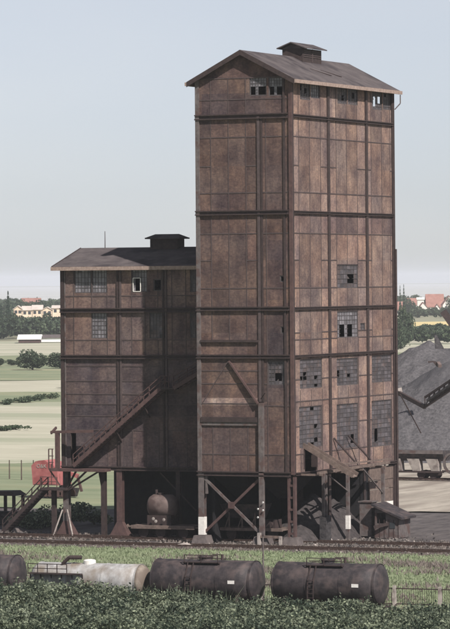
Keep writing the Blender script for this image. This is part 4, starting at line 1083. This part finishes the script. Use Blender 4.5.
MB().bar((ex1 - .4, ey, zb + 1.4), (ex1 + 1.5, ey, zb + .9), .35, .4).build('boom', M['red'], exc)
MB().bar((ex1 + 1.4, ey, zb + 1.0), (ex1 + 1.9, ey, .6), .22, .25).build('dipper_arm', M['steel_red'], exc)

# ================================================================== pole, fence, field posts
p = on_ground(263.5, 601); 
pt = at_dist(263.5, 536, (p - CAM).dot(FW))
pole = thing('pole', 'thin grey pole standing between the two dark tank wagons', 'pole', (p.x, p.y, 0))
MB().tube((p.x, p.y, -.1), (p.x, p.y, pt.z), .085, .05, 8).build('shaft', M['steel_grey'], pole)
MB().tube((p.x, p.y, pt.z), (p.x, p.y, pt.z + .12), .09, .06, 8).build('cap', M['steel'], pole)
YFN = on_ground(394.5, 608).y
fen = thing('wire_fence', 'wire mesh fence with white concrete posts right of the last tank wagon', 'fence', (10, YFN, 0))
p394, p441 = on_y(394.5, 595, YFN).x, on_y(440, 595, YFN).x; step = p441 - p394
zt = on_y(394.5, 585.5, YFN).z
for k in range(-3, 4):
    x = p394 + k * step; fp = MB().hexa([(x - .13, YFN - .13, -.1), (x + .13, YFN - .13, -.1), (x + .13, YFN + .13, -.1), (x - .13, YFN + .13, -.1), (x - .10, YFN - .10, zt), (x + .10, YFN - .10, zt), (x + .10, YFN + .10, zt), (x - .10, YFN + .10, zt)])
    fp.build('post', M['plaster'], fen)
b = MB(); xs, xe_ = p394 - 3 * step, p394 + 3 * step
for z in (.3, zt - .18): b.bar((xs, YFN, z), (xe_, YFN, z), .05, .07)
x = xs
while x < xe_: b.bar((x, YFN, .2), (x, YFN, zt - .12), .022, .022); x += .16
b.build('mesh_panel', M['steel'], fen)
for k, px in enumerate((9.5, 21.5, 33.5, 45)):
    p = on_ground(px, 478 + (k % 2)); t = on_y(px, 460, p.y)
    o = MB().tube((p.x, p.y, -.1), (p.x, p.y, t.z), .09, .07, 6).build('fence_post', M['bark'])
    tag(o, ['thin dark field post nearest the left edge of the picture', 'second thin dark field post from the left edge of the picture', 'thin dark field post just left of the red excavator', 'thin dark field post rising behind the red excavator roof'][k], 'post', 'posts along the field edge')

# ================================================================== coke heaps, conveyor, hopper wagon at the right
D_H = 470
pk = []
def hpk(px, py_top, D, slope=.72):
    q = at_dist(px, py_top, D); h = q.z; return (q.x, q.y, h / slope, h / slope, h)
heap('coke_heap', 'huge grey heap of coke rising behind the right side of the tower', 'coke heap', 0, 0, 0, 0, 0, M['coke'], 11, 170, .8,
     peaks=[hpk(429, 331, 500), hpk(404, 372, 480), hpk(452, 352, 475), hpk(462, 334, 500), hpk(485, 330, 520), hpk(385, 395, 478)])
cv = thing('scraper_crane', 'dark lattice scraper jib lying across the grey coke heap', 'crane', (0, 0, 0))
A, B, C_ = at_dist(397, 392, 440), at_dist(425, 407, 436), at_dist(470, 377, 430)
BASE[cv.name] = Vector((B.x, B.y, 0)); cv.location = BASE[cv.name]
MB().bar(A, B, .35, .45).build('jib', M['steel'], cv)
tr = MB()
up = Vector((0, 0, 1))
for o in (0, 1.1):
    for s in (-.4, .4): tr.bar(B + up * o + FW * s, C_ + up * o + FW * s, .16, .2)
nn = 9
for k in range(nn + 1):
    q = B.lerp(C_, k / nn); tr.bar(q, q + up * 1.1, .1, .1)
    if k < nn: tr.bar(q + FW * -.4, B.lerp(C_, (k + 1) / nn) + up * 1.1 + FW * -.4, .1, .1)
tr.build('lattice_arm', M['steel'], cv)
MB().bar(B.lerp(C_, .1) + up * .4, C_ + up * .4, .9, .25).build('belt', M['coal'], cv)
MB().tube(at_dist(400, 394, 436), at_dist(421, 433, 440), .07, n=6).build('cable', M['steel'], cv)
for k in (.95,):
    q = B.lerp(C_, k); MB().bar((q.x, q.y, q.z), (q.x + .5, q.y, 0), .22, .22).build('support', M['steel'], cv)
MB().bar(at_dist(396, 391, 440), at_dist(402, 389.5, 440), .5, .5).build('pulley_head', M['plaster'], cv)
c2 = thing('boom_crane', 'dark crane boom tip slanting in at the right edge above the heap', 'crane', (0, 0, 0))
A, B = at_dist(443, 311, 560), at_dist(470, 350, 560); BASE[c2.name] = Vector((B.x, B.y, 0)); c2.location = BASE[c2.name]
MB().bar(A, B, .7, 1.0).build('boom', M['steel'], c2)
MB().bar(B, (B.x, B.y, 0), 1, 1).build('mast', M['steel'], c2)
A = at_dist(435, 335, 478); B = at_dist(441, 349, 477)
s_ = thing('grab_bucket', 'black open grab lying on the peak of the coke heap', 'grab', (A.x, A.y, B.z))
MB().hexa([B + FW * -.5 + RT * -.7, B + FW * -.5 + RT * .4, B + FW * .5 + RT * .4, B + FW * .5 + RT * -.7, A + FW * -.3 + RT * -.1, A + FW * -.3 + RT * .2, A + FW * .3 + RT * .2, A + FW * .3 + RT * -.1]).build('shell', M['coal'], s_)
s2 = thing('pipe_arm', 'thin bent rusty arm sticking out of the grey heap', 'arm', (at_dist(437, 364, 462)))
MB().bar(at_dist(428, 362, 462), at_dist(434, 361.5, 462), .15, .2).bar(at_dist(434, 361.5, 462), at_dist(438, 366, 462), .25, .3).build('arm', M['steel'], s2)
MB().bar(at_dist(438, 363, 462), at_dist(440, 366, 461), .4, .4).build('motor', M['tank_rust'], s2)

YH = 0
ph = on_ground(425, 479.5)
def hopper_wagon(X0, X1, yc_, label):
    t = thing('hopper_wagon', label, 'hopper wagon', ((X0 + X1) / 2, yc_, 0))
    zt = 3.2; n = 3
    b = MB()
    b.hexa([(X0, yc_ - .9, 2.1), (X1, yc_ - .9, 2.1), (X1, yc_ + .9, 2.1), (X0, yc_ + .9, 2.1), (X0, yc_ - 1.4, zt), (X1, yc_ - 1.4, zt), (X1, yc_ + 1.4, zt), (X0, yc_ + 1.4, zt)])
    b.build('body', M['tank'], t)
    b = MB().box(X0 - .05, X1 + .05, yc_ - 1.5, yc_ - 1.38, zt - .3, zt + .1); b.build('top_rail', M['steel_grey'], t)
    w_ = (X1 - X0) / 5
    for k in range(5):
        x = X0 + k * w_
        MB().hexa([(x + w_ * .35, yc_ - 1.0, .95), (x + w_ * .75, yc_ - 1.0, .95), (x + w_ * .75, yc_ - .1, .95), (x + w_ * .35, yc_ - .1, .95),
                   (x + .15, yc_ - 1.25, 2.35), (x + w_ * .7, yc_ - 1.25, 2.35), (x + w_ * .7, yc_ - .1, 2.3), (x + .15, yc_ - .1, 2.3)]).build('hopper_pocket', M['plaster'], t)
    MB().box(X0, X1, yc_ - 1.1, yc_ - .9, .8, 1.0).box(X0, X1, yc_ + .9, yc_ + 1.1, .8, 1.0).build('underframe', M['steel'], t)
    for k in (.12, .25, .75, .88):
        for s in (-1, 1): wheel(X0 + (X1 - X0) * k, yc_ + s * .75, .6, .46, t)
    return t
hx1 = on_y(447, 470, ph.y).x
hopper_wagon(hx1 - 11, hx1, ph.y, 'dark hopper wagon with pale angled pockets, at the foot of the grey coke heap')
b = MB(); b.lathe((hx1 + 1.2, ph.y - 1.2, 1.9), (0, 1, 0), [(0, 1.0), (0, 1.25), (.3, 1.25), (.3, 1.0)], 24, False)
o = b.build('pulley_wheel', M['steel_grey']); tag(o, 'big pale pulley wheel at the right end of the hopper wagon', 'wheel')
gpoly('track_bed', [(ph.x - 20, ph.y - 1.8), (ph.x + 40, ph.y - 1.8), (ph.x + 40, ph.y + 1.8), (ph.x - 20, ph.y + 1.8)], .0, M['ballast'])
track(ph.y, ph.x - 20, ph.x + 40, 'rails under the hopper wagon at the foot of the coke heap')

# ================================================================== vegetation
def crown_points(rs, n, rx, ry_, h, zc, lobes=12, flat=1.0):
    L = rs.normal(size=(lobes, 3)); L /= np.linalg.norm(L, axis=1)[:, None]; L *= rs.uniform(.3, .75, lobes)[:, None]
    r_ = rs.uniform(.28, .5, lobes); idx = rs.randint(0, lobes, n)
    v = rs.normal(size=(n, 3)); v /= np.linalg.norm(v, axis=1)[:, None]; v *= rs.uniform(.6, 1, n)[:, None] ** .5
    P = L[idx] + v * r_[idx][:, None]; P *= np.array([rx, ry_, h / 2]); P[:, 2] += zc
    return P, idx
def tree_mesh(kind, seed, h, wd, n, size):
    rs = np.random.RandomState(seed)
    if kind == 'fir':
        t = rs.uniform(0, 1, n) ** .8; a = rs.uniform(0, 6.28, n); lay = np.round(t * 9) / 9
        r_ = (1 - lay * .97) * wd / 2 * rs.uniform(.35, 1, n); P = np.stack([np.cos(a) * r_, np.sin(a) * r_, h * (.1 + .9 * lay) - r_ * .25 + rs.normal(0, .15, n)], 1); idx = rs.randint(0, 8, n)
    else:
        P, idx = crown_points(rs, n, wd / 2 * 1.15, wd / 2 * 1.15, h * 1.02, h * .48, 16)
        P = P[P[:, 2] > h * .02]; idx = idx[:len(P)]
    tones = np.clip(rs.uniform(0, 1, len(P)) ** 1.3 * .8 + (idx % 3) * .1, 0, 1)
    o = quick_mesh('crown', leaves(P, size, rs), len(P), tones, M['leaf_fir' if kind == 'fir' else 'leaf_tree'])
    tr = MB(); tr.tube((0, 0, -.3), (0, 0, h * .6), .035 * h, .012 * h, 8)
    for k in range(5):
        a = rs.uniform(0, 6.28); z = h * rs.uniform(.15, .4); tr.tube((0, 0, z), (math.cos(a) * wd * .3, math.sin(a) * wd * .3, z + h * .25), .014 * h, .005 * h, 6)
    t = tr.build('trunk', M['bark'])
    return o.data, t.data, o, t
PROTO = {}
for kind, seeds in (('broad', (1, 2, 3, 4)), ('fir', (5, 6))):
    for s in seeds:
        cm, tm, o, t = tree_mesh(kind, s, 12, 13 if kind == 'broad' else 6, 2600 if kind == 'broad' else 2200, .55 if kind == 'broad' else .42)
        bpy.data.objects.remove(o); bpy.data.objects.remove(t); PROTO.setdefault(kind, []).append((cm, tm))
def tree(kind, P, h, wd, label, group, k=0, name=None):
    cm, tm = PROTO[kind][k % len(PROTO[kind])]
    t = thing(name or ('fir_tree' if kind == 'fir' else 'tree'), label, 'tree', P, group)
    sx_ = wd / (13 if kind == 'broad' else 6); t.scale = (sx_, sx_, h / 12); t.rotation_euler = (0, 0, (k * 1.7) % 6.28)
    for nm, me in (('crown', cm), ('trunk', tm)):
        o = bpy.data.objects.new(nm, me); col.objects.link(o); o.parent = t
    return t
def tree_px(kind, x0, x1, ytop, D, label, group=None, k=0, name=None):
    c = at_dist((x0 + x1) / 2, ytop, D); wd = (x1 - x0) / F_PX * D
    return tree(kind, (c.x, c.y, 0), c.z, wd, label, group, k, name)
# mid-distance
tree_px('broad', 17, 48, 349, 960, 'large dark round bush standing alone in the fields left of the lower building', k=0)
tree_px('broad', 44, 76, 352, 975, 'broad bush half hidden behind the edge of the lower building', k=1)
tree_px('broad', -12, 6, 357, 1000, 'low hedge bush cut by the left edge in the fields', k=2)
tree_px('broad', 4, 19, 359, 1010, 'low hedge bush left of the large round bush', k=3)
tree_px('broad', 56, 72, 387, 790, 'small dark bush touching the edge of the lower building', k=2)
G = 'trees at the far edge of the left fields'
i = 0
FIRL = [(3, 12, 296, 1500)]
tree_px('fir', 3, 13, 293, 1560, 'tall pointed fir rising above the far left woods', k=0)
tree_px('fir', -3, 5, 306, 1500, 'shorter fir at the left edge of the picture', k=1)
lr = random.Random(4)
def wood(name, D0, D1, px0, px1, ytop, n, label, seed, var=4):
    """far wood that reads as one mass: one object"""
    rs = np.random.RandomState(seed); allP = []; tn = []
    for k in range(n):
        D = rs.uniform(D0, D1); px = rs.uniform(px0, px1); q = at_dist(px, ytop + rs.uniform(-var, var), D); h = max(5, q.z); wd = h * rs.uniform(.8, 1.25)
        P, idx = crown_points(rs, 420, wd / 2 * 1.2, wd / 2 * 1.2, h * .95, h * .5, 9); P += np.array([q.x, q.y, 0]); P = P[P[:, 2] > 0]
        allP.append(P); tn.append(np.clip(rs.uniform(0, .9, len(P)) ** 1.2 + rs.uniform(-.1, .2), 0, 1))
    P = np.concatenate(allP); o = quick_mesh(name, leaves(P, .75, rs), len(P), np.concatenate(tn), M['leaf_tree'])
    tag(o, label, 'wood', kind='stuff')
wood('wood', 1460, 1640, -8, 70, 318, 46, 'belt of dark trees behind the long white sheds at the far left', 2, 5)
wood('wood', 1900, 2300, -12, 75, 301, 60, 'hazy skyline wood at the far left, above the pale houses', 3, 3)
wood('wood', 2600, 3000, -20, 80, 298, 50, 'faintest wood on the left horizon', 5, 1.5)
wood('wood', 2500, 3100, 392, 465, 297, 60, 'hazy wood on the right horizon behind the red roofs', 8, 3)
wood('wood', 2150, 2350, 410, 462, 312, 34, 'low green belt of trees in front of the red roofed houses', 9, 2)
wood('wood', 1280, 1480, 396, 465, 334, 34, 'dark hedge of trees beyond the coke heap', 10, 2)
tree_px('broad', 395, 414, 304, 1250, 'big dark tree at the right edge of the tall tower', k=1)
tree_px('broad', 388, 408, 316, 1200, 'second dark tree half hidden by the tall tower', k=3)
tree_px('fir', 398, 402, 287, 2100, 'left one of two dark firs on the right skyline', k=0)
tree_px('fir', 401.5, 406, 286, 2100, 'right one of two dark firs on the right skyline', k=1)
tree_px('broad', 446, 460, 290, 2150, 'dark round tree at the right edge beside the white gable', k=2)
tree_px('broad', 403, 416, 297, 2240, 'round tree between the two groups of red roofs', k=0)
# field scrub
for k, (px, py, wpx) in enumerate(((2, 430, 12), (16, 429, 18), (34, 400, 14), (22, 402, 12), (4, 404, 10), (50, 398, 12))):
    p = on_ground(px, py); D = (p - CAM).dot(FW)
    bush('scrub', (p.x, p.y, 0), wpx / F_PX * D / 2 * 1.9, 2.0, .5 if k < 2 else .75, 420, .22, M['leaf_tree'], 
         ['patch of scrub at the left edge of the pale stubble', 'long low scrub patch in the pale stubble', 'scrub clump on the field boundary above the stubble, middle', 'scrub clump on the field boundary, left of the middle one', 'scrub clump on the field boundary at the left edge', 'scrub clump on the field boundary nearest the lower building'][k], 'scrub', seed=k + 20)
# ================================================================== far buildings
def house(D, px0, px1, ybase, yeave, yridge, wallm, roofm, label, name='house', yaw=0.0, depth=9, gable=False, nwin=3, group=None, z_base=0):
    c0, c1 = at_dist(px0, ybase, D), at_dist(px1, ybase, D); L = (c1 - c0).length
    ze_ = at_dist(px0, yeave, D).z; zr_ = at_dist(px0, yridge, D).z
    c = (c0 + c1) / 2; t = thing(name, label, 'house' if name == 'house' else 'shed', (c.x, c.y, 0), group)
    u, v = RT, FW
    P = lambda a, b, z: (c.x + u.x * a + v.x * b, c.y + u.y * a + v.y * b, z)
    h = L / 2
    MB().hexa([P(-h, 0, 0), P(h, 0, 0), P(h, depth, 0), P(-h, depth, 0), P(-h, 0, ze_), P(h, 0, ze_), P(h, depth, ze_), P(-h, depth, ze_)]).build('wall', wallm, t)
    o = .5
    b = MB()
    if gable:   # gable faces the camera
        b.poly([P(-h, -.01, ze_), P(h, -.01, ze_), P(0, -.01, zr_)]); b.build('gable_wall', wallm, t); b = MB().poly([P(-h, depth, ze_), P(h, depth, ze_), P(0, depth, zr_)]); b.build('gable_wall', wallm, t)
        b = MB()
        for s in (-1, 1):
            q = [P(0, -o, zr_), P(s * (h + o), -o, ze_ - .3), P(s * (h + o), depth + o, ze_ - .3), P(0, depth + o, zr_)]; b.hexa(q + [(p_[0], p_[1], p_[2] + .25) for p_ in q])
    else:
        for bb, sgn in ((-o, 1), (depth + o, -1)):
            q = [P(-h - o, bb, ze_ - .2), P(h + o, bb, ze_ - .2), P(h + o, depth / 2, zr_), P(-h - o, depth / 2, zr_)]; b.hexa(q + [(p_[0], p_[1], p_[2] + .25) for p_ in q])
        for s in (-1, 1): b.poly([P(s * h, 0, ze_), P(s * h, depth, ze_), P(s * h, depth / 2, zr_)])
    rf_ = b.build('roof', roofm, t)
    for k in range(nwin):
        a = -h + L * (k + .5) / nwin; z = ze_ - 2.2
        b = MB(); q = [P(a - .7, -.03, z), P(a + .7, -.03, z), P(a + .7, -.001, z), P(a - .7, -.001, z)]; b.hexa(q + [(p_[0], p_[1], z + 1.5) for p_ in q]); b.build('window', M['dark_glass'], t)
    return t
lw_mat = mat('white_corrugated', (0.72, 0.72, 0.70), (0.82, 0.82, 0.80), .3, .6)
shed_l = house(1390, 41, 70, 344, 337.5, 335.5, lw_mat, M['steel_grey'], 'long low white shed at the far edge of the left fields', 'long_shed', nwin=0, depth=14)
house(1380, 18.5, 40, 344, 339, 335.5, M['steel_red'], lw_mat, 'open barn with a white roof left of the long white shed', 'open_barn', nwin=0, depth=14)
for k, (a, b_, e_, r_) in enumerate(((14, 22, 309, 306), (22.5, 32, 308.5, 305.5), (32.5, 42, 309, 305.5), (42.5, 52, 308.5, 306), (52.5, 64, 308, 305.5))):
    lab = ['leftmost pale peach house of the far row', 'second pale peach house of the far row from the left', 'middle pale peach house of the far row', 'fourth pale peach house of the far row from the left', 'pale peach house of the far row nearest the lower building'][k]
    house(1850, a, b_, 330, e_ + (0, 1.5, .5, 1.2, 0)[k], r_ + (0, 1, 0, 1.2, .3)[k], M['peach'], M['tile_pale'], lab, depth=10, nwin=2, gable=(k in (0, 3)), group='row of pale peach houses at the far left')
house(2350, 22, 40, 318, 302, 298.5, M['tile'], M['tile'], 'dull red roofed building behind the pale peach row', depth=12, nwin=0)
# right: red roofed houses
house(2400, 418, 429, 330, 309.5, 302.5, M['render'], M['tile'], 'white gabled house in front of the big red roof', gable=True, nwin=2, depth=14)
house(2440, 427, 444, 330, 307, 294.5, M['render'], M['tile'], 'large house with the broadest red tiled roof on the right skyline', depth=18, nwin=4)
house(2480, 408, 420, 330, 305, 298.5, M['render'], M['tile'], 'red roofed house behind the two dark firs on the right skyline', depth=14, nwin=3)
house(2380, 434, 441, 330, 310, 304.5, M['render'], M['tile'], 'small white gable projecting below the broadest red roof', depth=10, nwin=2, gable=True)
house(2400, 443, 456, 330, 305, 296, M['render'], M['tile'], 'white gabled house at the right edge of the picture', gable=True, nwin=2, depth=16)
house(2330, 396, 410, 330, 310, 302, M['render'], M['tile'], 'small red roofed house close to the tall tower', depth=12, nwin=3)
house(2430, 417.5, 424, 312, 299.5, 297.8, M['render'], M['render'], 'small white block rising behind the red roofs', depth=6, nwin=0)

# grass on the verge ------------------------------------------------------------------
rs = np.random.RandomState(12)
n = 30000
X = rs.uniform(-30, 46, n); Y = rs.uniform(Y_TANK - 3, -6.0, n)
def tufts(name, X, Y, hgt, wid, material, label, cat='grass', mn=3):
    n = len(X); vs = []; tn = []
    for k in range(mn):
        a = rs.uniform(0, 6.28, n); h = hgt * rs.uniform(.5, 1.3, n); lx, ly = rs.normal(0, .4, n) * h, rs.normal(0, .4, n) * h
        dx, dy = np.cos(a) * wid, np.sin(a) * wid; ox_, oy_ = rs.normal(0, wid * 1.5, n), rs.normal(0, wid * 1.5, n); z0 = np.full(n, -.08)
        vs.append(np.stack([np.stack([X + ox_ - dx, Y + oy_ - dy, z0], 1), np.stack([X + ox_ + dx, Y + oy_ + dy, z0], 1), np.stack([X + ox_ + lx, Y + oy_ + ly, h], 1)], 1)); tn.append(rs.uniform(0, 1, n))
    V = np.concatenate(vs).reshape(-1, 3); o = quick_mesh(name, V, n * mn, np.concatenate(tn), material, k=3); tag(o, label, cat, kind='stuff'); return o
tufts('grass', X, Y, .11, .08, M['grass'], 'rough green grass on the verge between the tank wagons and the rails')
# patches of dry weeds
m_ = 3200; cx = np.concatenate([rs.uniform(-20, 40, 40), rs.uniform(-8, 18, 20)]); cy = rs.uniform(Y_TANK + 2, -9, 60); idx = rs.randint(0, 60, m_)
tufts('weeds', cx[idx] + rs.normal(0, 1.6, m_), cy[idx] + rs.normal(0, 1.0, m_), .34, .06, M['weed'], 'dry brown weeds scattered over the grass verge', 'weeds')
# field edge scrub grass behind the yard at the left
# spilled coal and ballast lumps round the tower feet and between the rails
n = 7000; X = np.concatenate([rs.uniform(-45, 30, 4500), rs.normal(-1, 5, 2500)]); Y = np.concatenate([rs.uniform(-6.4, 9, 4500), rs.normal(3, 4, 2500)])
P = np.stack([X, Y, np.full(n, .03)], 1); tt = leaves(P, .13, rs, .2)
o = quick_mesh('coal_lumps', tt, n, rs.uniform(0, 1, n), leaf_mat('lump', (0.03, 0.028, 0.028), (0.24, 0.21, 0.19), 0.0)); tag(o, 'spilled coal and broken ballast strewn between the rails and the tower feet', 'coal', kind='stuff')
m_ = 1400; cx = rs.uniform(-45, 30, 40); cy = rs.choice([-6.2, -.6, 1.6, 6.5], 40); idx = rs.randint(0, 40, m_)
tufts('track_weeds', cx[idx] + rs.normal(0, 1.2, m_), cy[idx] + rs.normal(0, .25, m_), .22, .05, M['weed'], 'sparse dry weeds along the edges of the tracks', 'weeds')
# foreground hedge ---------------------------------------------------------------------
nc = 15000
yh0, yh1 = Y_TANK - 22, Y_TANK - 1.8
cx_, cy_ = rs.uniform(0, 50, nc), rs.uniform(yh0, yh1, nc)
hh = np.array([1.45 + .75 * noise.noise(Vector((x * .3, y * .35, 1.0))) + .55 * noise.noise(Vector((x * 1.0, y * 1.0, 4.0))) + .3 * noise.noise(Vector((x * 2.6, y * 2.6, 8.0))) for x, y in zip(cx_, cy_)])
yb = Y_TANK - 1.9 - 2.0 * np.clip((cx_ - 7) / 30, 0, 1)
ok_ = cy_ < yb; cx_, cy_, hh, yb = cx_[ok_], cy_[ok_], hh[ok_], yb[ok_]; nc = len(cx_)
hh += .85 * np.clip((22 - cx_) / 8, 0, 1) * np.clip((cy_ - (Y_TANK - 9)) / 4, 0, 1); hh *= np.clip((yb + .5 - cy_) / 1.4, .5, 1); hh += .35 * (rs.uniform(0, 1, nc) > .93)
cz_ = hh * (1 - .55 * rs.uniform(0, 1, nc) ** 1.6); ct = rs.uniform(-.18, .30, nc) + .35 * np.array([noise.noise(Vector((x * .45, y * .45, 20.0))) for x, y in zip(cx_, cy_)])
K = 15; idx = np.repeat(np.arange(nc), K); n = len(idx)
P = np.stack([cx_[idx] + rs.normal(0, .17, n), cy_[idx] + rs.normal(0, .17, n), np.maximum(.03, cz_[idx] + rs.normal(0, .12, n))], 1)
lf = leaves(P, .10, rs, .6)
ton = np.clip(rs.uniform(0, 1, n) ** 2.0 * .75 + ct[idx], 0, 1)
hd = quick_mesh('hedge', lf, n, ton, M['leaf']); tag(hd, 'dense leafy hedge filling the foreground in front of the tank wagons', 'hedge', kind='stuff')
n = 500; X = rs.uniform(0, 24, n); Y = Y_TANK - 2.6 + rs.normal(0, .5, n)
tufts('tall_weeds', X, Y, 1.9, .05, M['leaf'], 'tall weeds growing up against the tank wagons behind the hedge', 'weeds')

# ================================================================== haze
hz = MB(); lo, hi = -2.0, 46.0
pts = []
for D, L in ((-20, -700), (-20, 700), (4200, 900), (4200, -900)):
    p = CAM + FW * D + RT * L; pts.append((p.x, p.y))
hz = MB().box(-S - 50, S + 50, -2050, 16050, lo, hi)
hm = bpy.data.materials.new('air_haze'); hm.use_nodes = True
n = hm.node_tree.nodes; n.remove(n['Principled BSDF'])
pv = n.new('ShaderNodeVolumePrincipled'); pv.inputs['Color'].default_value = (0.86, 0.90, 1.0, 1); pv.inputs['Density'].default_value = 0.00007; pv.inputs['Anisotropy'].default_value = 0.0
hm.node_tree.links.new(pv.outputs[0], n['Material Output'].inputs['Volume'])
tag(hz.build('haze', hm), 'pale summer haze over the plain', 'haze', kind='stuff')
